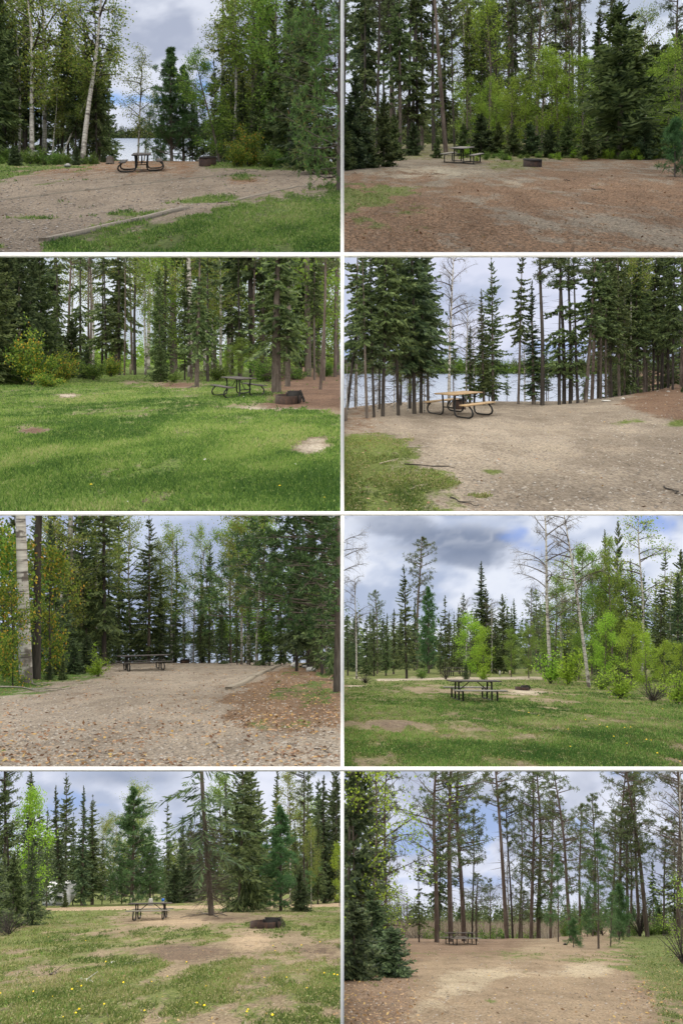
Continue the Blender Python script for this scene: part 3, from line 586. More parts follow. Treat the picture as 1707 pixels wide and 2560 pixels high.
for ci, c in enumerate(CELLS):
    ny, nx = 240, 170
    iv = np.linspace(1 / c.yn, 1 / 420., ny - 14); ys = np.concatenate([1 / iv, np.geomspace(450, YB * .99, 14)])
    sx = np.linspace(0, .62, nx)
    Yg, Sg = np.meshgrid(ys, sx, indexing='ij'); Xg = Sg * Yg * c.side
    Zg = gz(c, Xg, Yg)
    g, s, b, _, _ = zone(c, Xg, Yg)
    q = (np.arange(ny - 1)[:, None] * nx + np.arange(nx - 1)[None]).ravel(); f = np.stack([q, q + 1, q + nx + 1, q + nx], -1)
    if c.side < 0: f = f[:, ::-1]
    me = mk_mesh('ground', np.stack([Xg, Yg, Zg], -1).reshape(-1, 3), f, np.zeros(len(f)), np.zeros(len(f)), [GM[ci]], True)
    a = me.attributes.new('zone', 'FLOAT_COLOR', 'POINT'); a.data.foreach_set('color', np.stack([g, s, b, np.ones_like(g)], -1).astype(np.float32).ravel())
    c.ground = tag(link('ground', me), kind='structure')
for li in (0, 2, 4, 6):                     # the earth bank where two neighbouring terraces differ in height
    cl, cr_ = CELLS[li], CELLS[li + 1]; ys = np.geomspace(max(min(cl.yn, cr_.yn), 8.5), 400, 90); V = []
    for y in ys: V += [(0, y, float(gz(cl, 0, y)) - .02), (0, y, float(gz(cr_, 0, y)) - .02)]
    f = np.array([[2 * i, 2 * i + 1, 2 * i + 3, 2 * i + 2] for i in range(len(ys) - 1)])
    tag(link('earth_bank', mk_mesh('earth_bank', np.array(V), f, np.zeros(len(f)), np.zeros(len(f)), [GM[li]])), kind='structure')
for ci, (c, hl, yf) in LAKE.items():
    y0 = {0: 50, 3: 48, 4: 57, 7: 84}[ci]; ys = np.array([y0, 120, 300, yf]); sx = np.linspace(0, .62, 8)
    if yf < 300: ys = np.array([y0, 96])
    Yg, Sg = np.meshgrid(ys, sx, indexing='ij'); Xg = Sg * Yg * c.side; Zg = c.k * Yg - hl
    if ci == 7: Zg = c.k * Yg - 2.7
    q = (np.arange(len(ys) - 1)[:, None] * 8 + np.arange(7)[None]).ravel(); f = np.stack([q, q + 1, q + 9, q + 8], -1)
    if c.side < 0: f = f[:, ::-1]
    tag(link('lake' if ci != 7 else 'pond', mk_mesh('lake', np.stack([Xg, Yg, Zg], -1).reshape(-1, 3), f, np.zeros(len(f)), np.zeros(len(f)), [M['water']])), kind='structure')
# the ground under the lakes drops below the water
# ---- far wooded shore and far-off woods: one mass each
def far_wood(c, y0, y1, n, hmin, hmax, drop, zu0, zu1, m, name='distant_forest', wide=.22):
    r = np.random.default_rng(int(y0) + n); mb = MB()
    y = r.uniform(y0, y1, n); zu = r.uniform(zu0, zu1, n); x = (c.ox + zu / Z - 853.5) / F * y
    if c.side < 0: x = np.minimum(x, -1.0)
    else: x = np.maximum(x, 1.0)
    z = c.k * y - 1.6 - drop; H = r.uniform(hmin, hmax, n) * (.8 + .4 * fbm(x * .05, y * 0, 3, 3)); H = np.minimum(H, lidz(c, y) - z - 1) if c.above else H
    t = r.random((n, 60)); az = r.random((n, 60)) * 6.28; rad = wide * (1 - t) ** .8 * r.uniform(.3, 1, (n, 60)) * H[:, None]
    p = np.stack([x[:, None] + rad * np.cos(az) * .25, y[:, None] + rad * np.sin(az) * .25, z[:, None] + t * H[:, None] * .97], -1).reshape(-1, 3)
    d = unit(np.stack([np.cos(az), np.sin(az), -.3 + 0 * az], -1).reshape(-1, 3)); L = np.repeat(H, 60) * wide * (1.05 - t.ravel()) * .8
    mb.cards(p, d, L, L * .22 + .05)
    if c.side < 0: pass
    v, f, mm, rr = mb.arrays(); keep = (v[f][:, :, 0] * c.side > 0).all(1)
    tag(link(name, mk_mesh(name, v, f[keep], mm[keep], rr[keep], [m])), 'low wooded far shore' if 'shore' in name else 'dim mass of far trees behind the campsite', kind='stuff')
far_wood(P1, 700, 760, 700, 10, 17, 4.0, -200, 1600, M['pine'], 'distant_shore_forest', .35)
far_wood(P4, 700, 760, 800, 13, 20, 4.4, -20, 1900, M['aspenleaf'], 'distant_shore_forest', .35)
far_wood(P5, 700, 760, 500, 13, 19, 4.2, -200, 1600, M['spruce'], 'distant_shore_forest', .35)
far_wood(P8, 230, 330, 420, 6, 10, -.5, -20, 1900, M['pine'])
far_wood(P2, 90, 170, 420, 4, 8, 0, -20, 1900, M['spruce'])
far_wood(P3, 130, 220, 420, 4, 8, 0, -300, 1600, M['aspenleaf'])
far_wood(P6, 130, 240, 300, 8, 14, 0, -20, 1900, M['spruce'])
far_wood(P7, 150, 260, 300, 8, 16, 0, -300, 1600, M['spruce'])

# ---------------------------------------------------------------- trees
def tree(c, kind, zu, zv=None, zt=0, wide=1.0, lean=0, y=None, hint=None, var=None, group=None, H=None, clip_only=False):
    x, y, z = place(c, zu, zv, y)
    zbase = ((1280 - z / y * F) - c.oy) * Z
    if H is None: H = (zbase - zt) / Z * y / F
    var = random.randrange(12) if var is None else var
    ta, ca, mb, ml, tme, cme = proto(kind, var)
    ang = math.atan2(lean / Z, (zbase - zt) / Z) if lean else random.gauss(0, .012)
    Mx = Matrix.Translation((x, y, z - .06)) @ Matrix.Rotation(ang, 4, 'Y') @ Matrix.Rotation(random.uniform(0, 6.28), 4, 'Z') @ Matrix.Diagonal((H * wide, H * wide, H, 1))
    root = empty(KINDS[kind][1], Mx)
    A = np.array(Mx)
    for nm, arr, me, mats in (('trunk', ta, tme, [mb, M['deadneedle']]), ('crown', ca, cme, [ml])):
        v = arr[0] @ A[:3, :3].T + A[:3, 3]
        lim = lidz(c, v[:, 1]) - .06
        bad = (v[:, 2] > lim) | (v[:, 0] * c.side < .0) | (v[:, 1] < c.yn * .8)
        if bad.any():
            f = arr[1]
            if nm == 'trunk':                     # the stem stops at the added lid, the side twigs are dropped
                nv = v.copy(); nv[:, 2] = np.minimum(nv[:, 2], lim); fb = bad[f]; keep = ~fb.all(1) & ~((v[f][:, :, 0] * c.side < 0).any(1))
                Ai = np.array(Mx.inverted()); v2 = nv @ Ai[:3, :3].T + Ai[:3, 3]
            else:
                keep = ~bad[f].any(1); v2 = arr[0]
            if keep.sum() == 0: continue
            used = np.unique(f[keep]); mp = np.zeros(len(v2), int); mp[used] = np.arange(len(used))
            me = mk_mesh(nm, v2[used], mp[f[keep]], arr[2][keep], arr[3][keep], mats, nm == 'trunk')
        link(nm, me, root)
    c.trees.append((root, kind, zu, hint, group))
    return root
def T(c, *rows):
    for r in rows:
        kw = r[-1] if isinstance(r[-1], dict) else {}
        a = r[:-1] if kw else r
        tree(c, *a, **kw)
def fill(c, kinds, n, zu0, zu1, y0, y1, hm, hx, seed, group, wide=1.0):
    random.seed(seed)
    for i in range(n):
        zu = zu0 + (zu1 - zu0) * (i + random.random()) / n
        tree(c, random.choice(kinds), zu, y=random.uniform(y0, y1), H=random.uniform(hm, hx), wide=wide * random.uniform(.85, 1.15), group=group)

random.seed(11)
# top left: lakeside pad
T(P1, ('darkspruce', -30, 745, -200, .8), ('spruce', 25, 740, -60, .9), ('lanky', 120, 730, -80), ('birch', 205, 735, -90, 1.25, 10, {'hint': 'with thick white trunk'}),
 ('sparse', 90, 735, -20, 1, 8), ('birch', 238, 738, 330, .8, 40, {'hint': 'short and leaning'}), ('birch', 272, 738, 150, .6, 260, {'hint': 'leaning far to the right'}),
 ('lanky', 285, 735, 40, 1.1), ('lanky', 320, 720, 120), ('spruce', 400, 735, 60, .8), ('lanky', 430, 732, 150, 1.1), ('spruce', 458, 735, 130, .85), ('lanky', 375, 728, 200), ('lanky', 60, 728, 60),
 ('lanky', 350, 738, 260), ('spruce', 505, 725, 320, .7), ('birch', 380, 742, -150, 1.25, 90), ('birch', 150, 742, -160, 1.2),
 ('sparse', 635, 735, 245, 1.25, 15, {'hint': 'alone against the lake'}), ('sparse', 655, 733, 420, 1.1, 50),
 ('wpine', 790, 738, 215, 1.25, {'hint': 'standing tallest before the lake'}), ('wpine', 845, 736, 300, 1.3), ('spruce', 885, 736, 400, .7), ('lanky', 935, 735, 440, .9), ('narrow', 905, 728, 470), ('spruce', 985, 732, 260, .7), ('wpine', 740, 732, 520, .8),
 ('aspen', 1010, 745, 230, 1.1, -120), ('aspen', 1150, 748, -40, 1.15, {'var': 1}), ('birch', 1075, 745, 20, 1.1, 20), ('aspen', 1260, 752, -80, 1.1), ('spruce', 1060, 745, 380, .9), ('darkspruce', 1120, 748, 340, .8), ('darkspruce', 1190, 752, 250, .8), ('darkspruce', 1260, 755, 120, .75), ('lanky', 1030, 735, 300),
 ('spruce', 1330, 760, -150, .8), ('darkspruce', 1390, 775, -60, .7), ('darkspruce', 1450, 800, -300, .75),
 ('bigpine', 1560, 880, -420, .62, {'hint': 'filling the right side'}), ('yellowbush', 1140, 765, 560, .8), ('yellowbush', 1090, 770, 640, .8))
fill(P1, ['lanky', 'spruce', 'lanky'], 12, -200, 520, 47, 53, 9, 14, 3, 'thin dark spruces along the lake shore', .7)
fill(P1, ['bush', 'fir', 'bush'], 18, -60, 500, 39, 45, .5, 1.1, 4, 'low shrubs under the shore trees')
fill(P1, ['spruce', 'lanky'], 8, 980, 1400, 47, 53, 8, 14, 5, 'dark spruces behind the birches', .8)
fill(P1, ['bush', 'fir'], 7, 1190, 1480, 36, 42, .6, 1.2, 6, 'low shrubs beneath the right hand trees')
# top right: clearing in front of the wood
T(P2, ('lanky', 105, 700, -120), ('poledark', 165, 705, -250), ('poledark', 250, 700, -220, 1, -40, {'hint': 'leaning to the left'}), ('lanky', 270, 715, -140), ('lanky', 305, 705, -160, 1.1, 20), ('lanky', 350, 705, -100, 1.1),
 ('poletop', 480, 700, -450, 1.0, -90, {'hint': 'with reddish bark beside the picnic table'}), ('poledark', 520, 690, -150, .7, -30), ('lanky', 595, 690, 40, .9), ('narrow', 640, 690, 110), ('poledark', 695, 685, -160, .8, -10), ('poledark', 725, 685, -140, .8, -30), ('jack', 765, 685, -120, .8), ('poledark', 798, 685, -150, .8), ('lanky', 790, 688, -60, .8), ('poledark', 870, 688, -170, .9, -10), ('jack', 893, 690, -180, .9), ('lanky', 985, 690, -120), ('jack', 1035, 690, -130, .9), ('jack', 1055, 690, -150, .9), ('goldaspen', 680, 690, 0, .9), ('birch', 560, 688, -20, .7),
 ('narrow', 1120, 695, 130), ('narrow', 1180, 700, 40, 1.5), ('poletop', 1215, 700, -250, .9), ('darkspruce', 1280, 728, 5, 1.75, {'hint': 'the broadest of the wood'}), ('birch', 1400, 710, 40, .8), ('poletop', 1525, 712, -200, .9), ('goldaspen', 1500, 715, 230, 1), ('goldaspen', 1560, 720, 160, 1), ('goldaspen', 1400, 718, 280, 1),
 ('goldaspen', 570, 700, 365, 1.2), ('goldaspen', 675, 698, 360, 1.0), ('goldaspen', 815, 700, 330, 1.0), ('goldaspen', 960, 702, 240, 1.0), ('goldaspen', 640, 700, 470, 1.2), ('goldaspen', 710, 700, 440, 1.2), ('goldaspen', 780, 702, 400, 1.3), ('goldaspen', 850, 702, 430, 1.3), ('goldaspen', 920, 702, 210, 1.1), ('goldaspen', 1000, 704, 260, 1.2), ('goldaspen', 1050, 706, 230, 1.1), ('goldaspen', 1110, 706, 250, 1.1),
 ('fir', 60, 778, 340, .75), ('fir', 195, 770, 420, .7), ('fir', 15, 785, 540, 1), ('fir', 120, 775, 520, .9), ('fir', 440, 730, 620, 1), ('fir', 640, 715, 520, 1.2), ('fir', 720, 715, 560, 1.2), ('fir', 790, 718, 570, 1.2), ('fir', 870, 718, 560, 1.2), ('fir', 560, 712, 560, 1.1), ('fir', 960, 722, 570, 1.2), ('fir', 1040, 726, 540, 1.2), ('fir', 1130, 735, 570, 1.1), ('fir', 1390, 735, 560, 1.2), ('fir', 240, 735, 520, 1), ('fir', 330, 715, 560, 1),
 ('sapling', 1530, 810, 540, 1.0, {'hint': 'at the right edge of the clearing'}))
fill(P2, ['lanky', 'lanky', 'poledark', 'spruce'], 10, -40, 430, 60, 85, 13, 22, 13, 'thin spruces in the wood left of the table', .9)
fill(P2, ['lanky', 'spruce', 'birch', 'poledark'], 9, 470, 1150, 70, 105, 15, 27, 14, 'tall thin trees in the wood behind the fire pit', .8)
fill(P2, ['spruce', 'fir', 'aspen'], 16, 1150, 1700, 60, 80, 6, 11, 15, 'lower trees behind the broad spruce')
fill(P2, ['bush', 'limebush', 'bush'], 34, 540, 1500, 43, 49, .3, .8, 16, 'knee high plants along the edge of the wood')
# second left: lawn
T(P3, ('darkspruce', 90, 590, -150, 1.0, {'hint': 'at the left edge of the lawn'}), ('darkspruce', -20, 600, -100, 1), ('darkspruce', 190, 575, -60, .9), ('fir', 30, 590, -150, .55), ('fir', 150, 578, -40, .5), ('fir', 60, 590, 330, .9), ('fir', 230, 572, 300, .9), ('spruce', 260, 565, 180, 1.1), ('fir', 330, 565, 300, .9),
 ('yellowbush', 150, 600, 325, .75, {'hint': 'the largest on the left'}), ('yellowbush', 290, 592, 415, .8), ('bush', 430, 575, 455, 1.1), ('yellowbush', 510, 562, 455, 1), ('yellowbush', 220, 612, 535, 1.8), ('fir', 400, 570, 420, .9), ('bush', 80, 598, 480, 1.2),
 ('lanky', 170, 550, -120), ('lanky', 265, 548, -100), ('poletop', 310, 545, -250), ('lanky', 372, 548, -120), ('poletop', 410, 545, -200, .8), ('lanky', 470, 550, -140), ('lanky', 490, 552, -100), ('lanky', 550, 552, -60, 1.2), ('poletop', 573, 556, -200, .6), ('poledark', 622, 552, -220, 1), ('birch', 728, 556, -130, .8, -40, {'hint': 'with a bright white trunk, nearest the path'}), ('birch', 670, 552, -100, .8), ('fir', 740, 588, 420, 1), ('darkspruce', 735, 585, 60, .6), ('lanky', 760, 572, 20), ('bush', 800, 590, 520, 1),
 ('stout', 905, 607, -150, .75, {'hint': 'beside the picnic table'}), ('spruce', 850, 575, 100, .7), ('lanky', 880, 575, 20, 1, -25), ('lanky', 955, 585, -100, 1.1), ('birch', 947, 560, -120, .8), ('birch', 1015, 556, -160, .9), ('lanky', 1070, 552, -90), ('poletop', 1165, 565, -220, .9), ('lanky', 1100, 565, -100, 1.1), ('birch', 975, 552, -80, .8),
 ('stout', 1270, 637, -330, 1.2, {'hint': 'the thickest, left of the fire ring'}), ('stout', 1322, 608, -330, .7, 15), ('lanky', 1445, 575, -140, .9), ('poletop', 1472, 622, -260, .9, 45), ('poletop', 1488, 578, -220, .8, 10), ('poletop', 1540, 562, -240, 1.1), ('lanky', 1210, 562, -100, 1.2), ('lanky', 1380, 560, -140, 1.3), ('spruce', 1410, 560, -80, 1),
 ('aspen', 1110, 575, 380, 1.4), ('aspen', 1180, 578, 420, 1.4), ('bush', 1000, 580, 480, 1.3), ('bush', 1230, 585, 440, 1.3), ('aspen', 1060, 572, 410, 1.3), ('bush', 1350, 575, 480, 1.4), ('bush', 1500, 560, 470, 1.4))
fill(P3, ['lanky', 'poletop', 'lanky', 'birch'], 14, -100, 720, 85, 115, 16, 30, 23, 'thin spruces far across the lawn', .85)
fill(P3, ['lanky', 'aspen', 'birch', 'aspen'], 20, 720, 1560, 65, 100, 14, 28, 24, 'thin trees in the light wood behind the table', .9)
# second right: sandy pad over the lake
T(P4, ('lanky', 25, 760, -60, 1.0, 90, {'y': 30, 'hint': 'leaning right at the left edge'}), ('lanky', 118, 755, -80, .9, -20), ('lanky', 150, 752, -60, .9, -20), ('lankydense', 190, 748, -420, .8, 20), ('lankydense', 262, 742, -380, .8), ('lankydense', 335, 735, -420, .9, {'hint': 'the densest, left of the picnic table'}), ('lankydense', 365, 728, -260, .85), 
 ('barebirch', 493, 690, -60, .9, 20, {'hint': 'with dark trunk behind the picnic table'}), ('barebirch', 572, 690, 200, .9), ('narrow', 590, 690, 320, 1.5), ('spruce', 695, 688, 5, .85, {'hint': 'alone against the sky'}), ('narrow', 655, 690, 150, 1), ('lanky', 812, 688, -30, .9, 15, {'hint': 'slim, right of the gap over the lake'}), ('narrow', 882, 688, 110, 1.3), ('poledark', 922, 690, -240, 1.3), ('poledark', 1022, 688, -200, 1.2), ('poledark', 1050, 688, -180, 1.1), ('lanky', 1000, 690, -60, 1.1), 
 ('lanky', 1120, 690, -120, 1.3, 50), ('poletop', 1150, 680, -160, 1.1, 25), ('lanky', 1085, 690, -60), ('lanky', 1190, 680, -60), ('birch', 1325, 668, -100, .7, {'hint': 'thin and pale among the dark trunks'}), ('lankydense', 1240, 678, -50, .8), ('lanky', 1275, 675, -80), ('lanky', 1215, 680, -30), ('lankydense', 1360, 668, -120, .85), ('spruce', 1300, 672, 20, .7), ('lanky', 1390, 664, -80), ('lankydense', 1430, 660, -150, .8), ('lanky', 1470, 658, -140, 1.1), ('lanky', 1500, 655, -60), ('poletop', 1562, 650, -200, 1.3), ('fir', 1565, 690, 600, 1))
fill(P4, ['lanky', 'lankydense', 'lanky'], 11, 1150, 1700, 38, 46, 8, 12, 33, 'slim dark spruces crowding the right bank', .7)
fill(P4, ['barebirch', 'sparse', 'barebirch'], 8, 0, 420, 28, 33, 1.6, 3.2, 34, 'thin bare saplings at the water')
fill(P4, ['lanky', 'barebirch', 'barebirch'], 10, 480, 1150, 38, 44, 1.5, 5, 35, 'thin young trees on the brow over the lake', .9)
fill(P4, ['fir', 'spruce', 'lanky'], 12, 1230, 1650, 47, 62, 2, 6, 37, 'x')
fill(P4, ['lanky', 'lanky'], 5, 40, 430, 28, 36, 6, 9.5, 36, 'slim dark spruces on the left bank', .8)
# third left: leafy gravel
T(P5, ('thickbirch', 122, 790, -1150, 1.0, -55, {'hint': 'with peeling trunk, nearest'}), ('thickdark', 168, 768, -900, 1.0, 45, {'hint': 'beside the peeling one'}), ('maple', 20, 770, 70, .9), ('maple', 235, 762, 180, .7), ('maple', 60, 800, 330, .8), ('maple', -50, 790, 120, .9), ('darkspruce', 240, 735, 20, .8), ('darkspruce', 60, 740, -60, .9), ('thickbirch', 315, 705, -500, .9, 15), ('birch', 440, 700, 20, 1.1, {'hint': 'reaching over from the left'}), ('birch', 290, 712, 40, 1.2),
 ('spruce', 365, 700, 120, .8), ('spruce', 425, 702, 90, .75), ('spruce', 480, 698, 150, .7), ('darkspruce', 300, 725, 330, .9), ('fir', 400, 738, 560, 1.1), ('fir', 340, 745, 600, 1.1),
 ('spruce', 685, 695, 5, 1.05, {'hint': 'the tallest, behind the picnic table'}), ('birch', 600, 692, 15, .8), ('birch', 790, 692, 60, .8), ('birch', 750, 692, 130, .8), ('sparse', 890, 690, 270, 1.2), ('sparse', 845, 690, 290, 1.2), ('birch', 1003, 690, 60, .6, -95, {'hint': 'leaning left with white trunk'}), ('narrow', 1070, 690, 230, 1.0, -125, {'hint': 'leaning left across the sky gap'}), ('aspen', 1060, 695, 30, .9), ('birch', 1140, 700, -60, 1), ('birch', 1110, 700, 10, .9), ('aspen', 1210, 705, -80, .9), ('birch', 1180, 705, 30, 1),
 ('spruce', 545, 693, 400, .9), ('spruce', 600, 694, 370, .9), ('spruce', 640, 694, 420, 1), ('darkspruce', 740, 694, 370, .9), ('spruce', 800, 694, 420, .9), ('spruce', 850, 694, 470, 1), ('spruce', 920, 694, 380, .8), ('spruce', 960, 695, 440, 1), ('darkspruce', 1020, 697, 400, .8), ('spruce', 1090, 700, 420, .8), ('spruce', 1150, 704, 380, .8), ('darkspruce', 1210, 706, 400, .8), ('narrow', 930, 690, 300, 1.2),
 ('spruce', 1290, 704, 180, .6), ('spruce', 1350, 706, 120, .6), ('darkspruce', 1410, 715, 60, .5), ('spruce', 1480, 735, -60, .55), ('lanky', 1480, 745, -60), ('spruce', 1240, 706, 260, .8), ('birch', 1500, 740, -100, .7), ('darkspruce', 1550, 770, -50, .6), ('spruce', 1440, 725, 200, .8),
 ('overpine', 1552, 830, -430, 1.1, {'hint': 'hanging over the upper right corner'}))
fill(P5, ['spruce', 'lanky', 'narrow'], 18, 480, 1300, 54, 60, 4.5, 9, 43, 'spruces screening the lake', .85)
fill(P5, ['bush', 'limebush', 'fir'], 14, -60, 470, 30, 40, .6, 1.3, 44, 'undergrowth left of the gravel')
fill(P5, ['lanky', 'spruce'], 12, 150, 560, 46, 56, 8, 14, 45, 'dark spruces in the left wood', .8)
fill(P5, ['spruce', 'lankydense', 'lanky'], 12, 1340, 1650, 38, 50, 4, 10, 46, 'dark spruces right of the timber edging', .9)
# third right: spring meadow
T(P6, ('barebirch', -60, 800, -200, .9, 40, {'hint': 'reaching in at the left edge'}), ('barebirch', 70, 765, 285, .8, -8, {'hint': 'thin, left of the road'}), ('jack', 165, 745, 355, .8), ('jack', 345, 725, 112, .95, 15, {'hint': 'the highest, with a rounded top'}), ('spruce', 300, 765, 235, .95), ('wpine', 402, 742, 340, .85), ('narrow', 240, 745, 440, 1.3), ('spruce', 30, 750, 465, 1), ('spruce', 115, 750, 470, 1), ('narrow', 205, 750, 460, 1.3), ('spruce', 150, 752, 430, .9), ('spruce', 495, 745, 450, .8), ('spruce', 540, 745, 425, .75), ('barebirch', 570, 742, 385, .8), ('spruce', 455, 745, 500, .9),
 ('narrow', 648, 740, 222, 1.6, {'hint': 'tall and pointed in the middle gap'}), ('darkspruce', 745, 742, 372, .75), ('spruce', 785, 742, 430, .8), ('spruce', 710, 742, 480, .8), ('jack', 870, 742, 350, .7), ('jack', 915, 744, 420, .8), ('spruce', 620, 742, 450, .8), ('barebirch', 690, 742, 400, 1),
 ('limeaspen', 590, 757, 475, 1.1, {'hint': 'left one of the pair behind the table'}), ('limeaspen', 650, 760, 530, .9), ('aspen', 780, 760, 540, 1), ('aspen', 860, 765, 520, 1.0), ('twiggy', 480, 770, 690, 1), ('fir', 572, 768, 690, .7), ('limebush', 655, 775, 700, 1), ('bush', 370, 765, 700, 1), ('twiggy', 110, 785, 730, 1.6),
 ('barebirch', 958, 772, -80, 1.05, -25, {'hint': 'tall and nearly bare, left of the leaning one'}), ('barebirch', 1137, 803, -40, .95, -115, {'hint': 'leaning left with mottled white trunk'}), ('sparse', 1010, 765, 200, 1.4), ('aspen', 1090, 770, 140, .65), ('aspen', 1150, 772, 200, .65), ('aspen', 1245, 775, 130, .7), ('sparse', 1380, 775, 10, 1.2, {'hint': 'highest of the right group'}), ('aspen', 1190, 772, 240, .9), ('darkspruce', 1262, 765, 35, .5), ('narrow', 1220, 765, 75, 1.1), ('darkspruce', 1345, 770, 210, .6), ('spruce', 1465, 775, 340, .9), ('darkspruce', 1545, 780, 265, .8), ('sparse', 1510, 775, 270, 1.2), ('aspen', 1310, 775, 300, 1), ('aspen', 985, 768, 300, 1),
 ('limebush', 960, 790, 640, 1.1), ('limebush', 1040, 795, 600, 1), ('limeaspen', 1210, 795, 470, .9), ('limeaspen', 1330, 815, 500, .95), ('limeaspen', 1400, 835, 560, .9), ('limeaspen', 1480, 830, 590, .9), ('limeaspen', 1560, 840, 600, .9), ('limebush', 1280, 860, 700, 1.2), ('bush', 1200, 815, 720, 1), ('twiggy', 1430, 870, 740, 1.5), ('limebush', 1540, 880, 730, 1.2))
fill(P6, ['spruce', 'darkspruce', 'narrow', 'lanky'], 20, -40, 1000, 82, 125, 6.5, 12, 53, 'spruces in the wood beyond the road')
fill(P6, ['spruce', 'lanky', 'darkspruce'], 14, 980, 1650, 62, 80, 6, 12, 54, 'dark spruces behind the right hand aspens', .8)
# bottom left: worn meadow
T(P7, ('spruce', 20, 700, -60, .9, {'hint': 'behind the lime aspen'}), ('fir', 60, 735, 380, .9), ('darkspruce', 150, 725, 330, 1.05), ('poledark', 48, 700, -150, .9, -20), ('darkspruce', -30, 760, 250, 1), ('twiggy', 40, 770, 650, 1.6), ('limeaspen', 130, 690, 105, .65, {'hint': 'among the dark spruces at left'}), ('limeaspen', 15, 660, 470, .7), ('narrow', 135, 650, -10, 1.5), ('narrow', 275, 632, 75, 1.25), ('narrow', 378, 632, 75, 1.15, {'hint': 'right of the trailer, sharply pointed'}), ('narrow', 425, 628, 145, 1.35), ('spruce', 215, 640, 175, .7), ('spruce', 335, 630, 245, .6), ('spruce', 470, 625, 300, .6), ('spruce', 510, 622, 400, .8), ('fir', 300, 640, 560, .8),
 ('wpine', 605, 628, 88, 1.25, {'hint': 'broad and tall behind the picnic table'}), ('wpine', 690, 626, 310, 1.15), ('wpine', 560, 625, 400, 1), ('darkspruce', 835, 618, 215, .68), ('spruce', 775, 618, 300, .6), ('fir', 800, 620, 440, 1), ('fir', 870, 618, 420, .8), ('spruce', 930, 610, 410, .9), ('wpine', 985, 610, 380, .7), ('spruce', 1040, 612, 400, .9),
 ('larch', 972, 675, -520, 1.1, -75, {'hint': 'in the bare earth, reddish trunk, hanging branches'}), ('darkspruce', 1100, 660, -150, .95, 20, {'hint': 'dense, right of the bare trunk'}), ('darkspruce', 1160, 650, -80, .8), ('wpine', 1290, 655, 180, 1.4, {'hint': 'bushy, left of the fire ring'}), ('fir', 1380, 660, 460, .8), ('spruce', 1360, 640, 240, .8), ('poledark', 1400, 630, -120, .8, -10), ('spruce', 1410, 625, -20, .6), ('narrow', 1490, 620, 30, 1.5), ('darkspruce', 1540, 620, -40, .6), ('birch', 1335, 625, 10, .7), ('birch', 1430, 640, 250, .6), ('limeaspen', 1560, 635, 350, .8), ('spruce', 1460, 625, 200, .8))
fill(P7, ['spruce', 'narrow', 'lanky', 'birch'], 18, 60, 1000, 82, 120, 6, 14, 63, 'spruces in the wood beyond the track')
fill(P7, ['spruce', 'narrow', 'lanky', 'aspen'], 14, 1000, 1600, 75, 105, 9, 17, 64, 'trees beyond the track at right')
# bottom right: pines over the marsh
T(P8, ('fir', 30, 860, -120, .66, {'hint': 'dark mass at the left edge'}), ('darkspruce', 130, 830, 60, .7), ('limesparse', 150, 835, -60, 1.1, {'hint': 'spreading thin branches at upper left'}), ('limesparse', 60, 860, -50, 1.0), ('fir', 225, 955, 725, 1.7, {'hint': 'low, nearest at left'}), ('fir', 60, 975, 600, 1.2), ('fir', 140, 900, 560, 1.1), ('jack', 205, 800, -80, .8), ('jack', 160, 800, -120, .8),
 ('lanky', 357, 800, 400, 1), ('jack', 438, 800, -220, 1.0, {'hint': 'thick trunk left of the picnic table'}), ('jack', 502, 798, -260, 1.0, -10, {'hint': 'reddish trunk directly behind the table', 'var': 0}), ('jack', 563, 795, -180, 1.0, -25), ('jack', 620, 795, 480, 1.6), ('poletop', 760, 782, -160, 1.15, -65, {'hint': 'leaning left in the middle'}), ('poledark', 787, 780, 60, .8, -30), ('jack', 905, 778, -60, 1.0, {'var': 2}), ('jack', 870, 780, -40, .9), ('jack', 1055, 790, -30, .95, -80, {'var': 2}), ('jack', 960, 782, 100, .9, {'var': 2}), ('jack', 830, 778, 560, 1.6),
 ('opensap', 995, 800, 390, .9, {'hint': 'young, left of the sapling pair'}), ('opensap', 1180, 828, 285, .95, {'hint': 'open and twice as tall as its neighbours'}), ('sapling', 1065, 822, 690, 1.1), ('opensap', 1235, 820, 560, 1.2), ('sapling', 1275, 790, 540, .9),
 ('jack', 1275, 775, -60, .8, {'var': 2}), ('jack', 1405, 776, -100, 1.0, -95, {'hint': 'leaning left at right of the clearing'}), ('jack', 1370, 772, 0, .9, -40), ('jack', 1480, 770, 260, .9), ('jack', 1550, 778, -220, 1.1, -20), ('barebirch', 1590, 850, -40, 1, -30), ('limesparse', 1560, 880, 520, 1.5), ('twiggy', 1570, 900, 680, 1.2), ('twiggy', 1370, 775, 590, .9), ('fir', 1460, 765, 640, .9), ('wpine', 1130, 775, 560, .8))
fill(P8, ['jack', 'lanky', 'poledark', 'barebirch'], 9, 200, 950, 68, 78, 5, 14, 73, 'slim pines on the brow over the marsh', .8)
fill(P8, ['jack', 'jack', 'lanky', 'jack'], 12, 1050, 1700, 72, 95, 5, 15, 74, 'mixed pines at right behind the saplings')
fill(P8, ['bush', 'twiggy', 'bush'], 22, 250, 1500, 74, 80, 1.4, 2.6, 75, 'shrubs standing in the marsh')
fill(P8, ['jack', 'spruce', 'wpine'], 16, -20, 1500, 200, 235, 5, 9, 76, 'low trees across the marsh', 1.2)

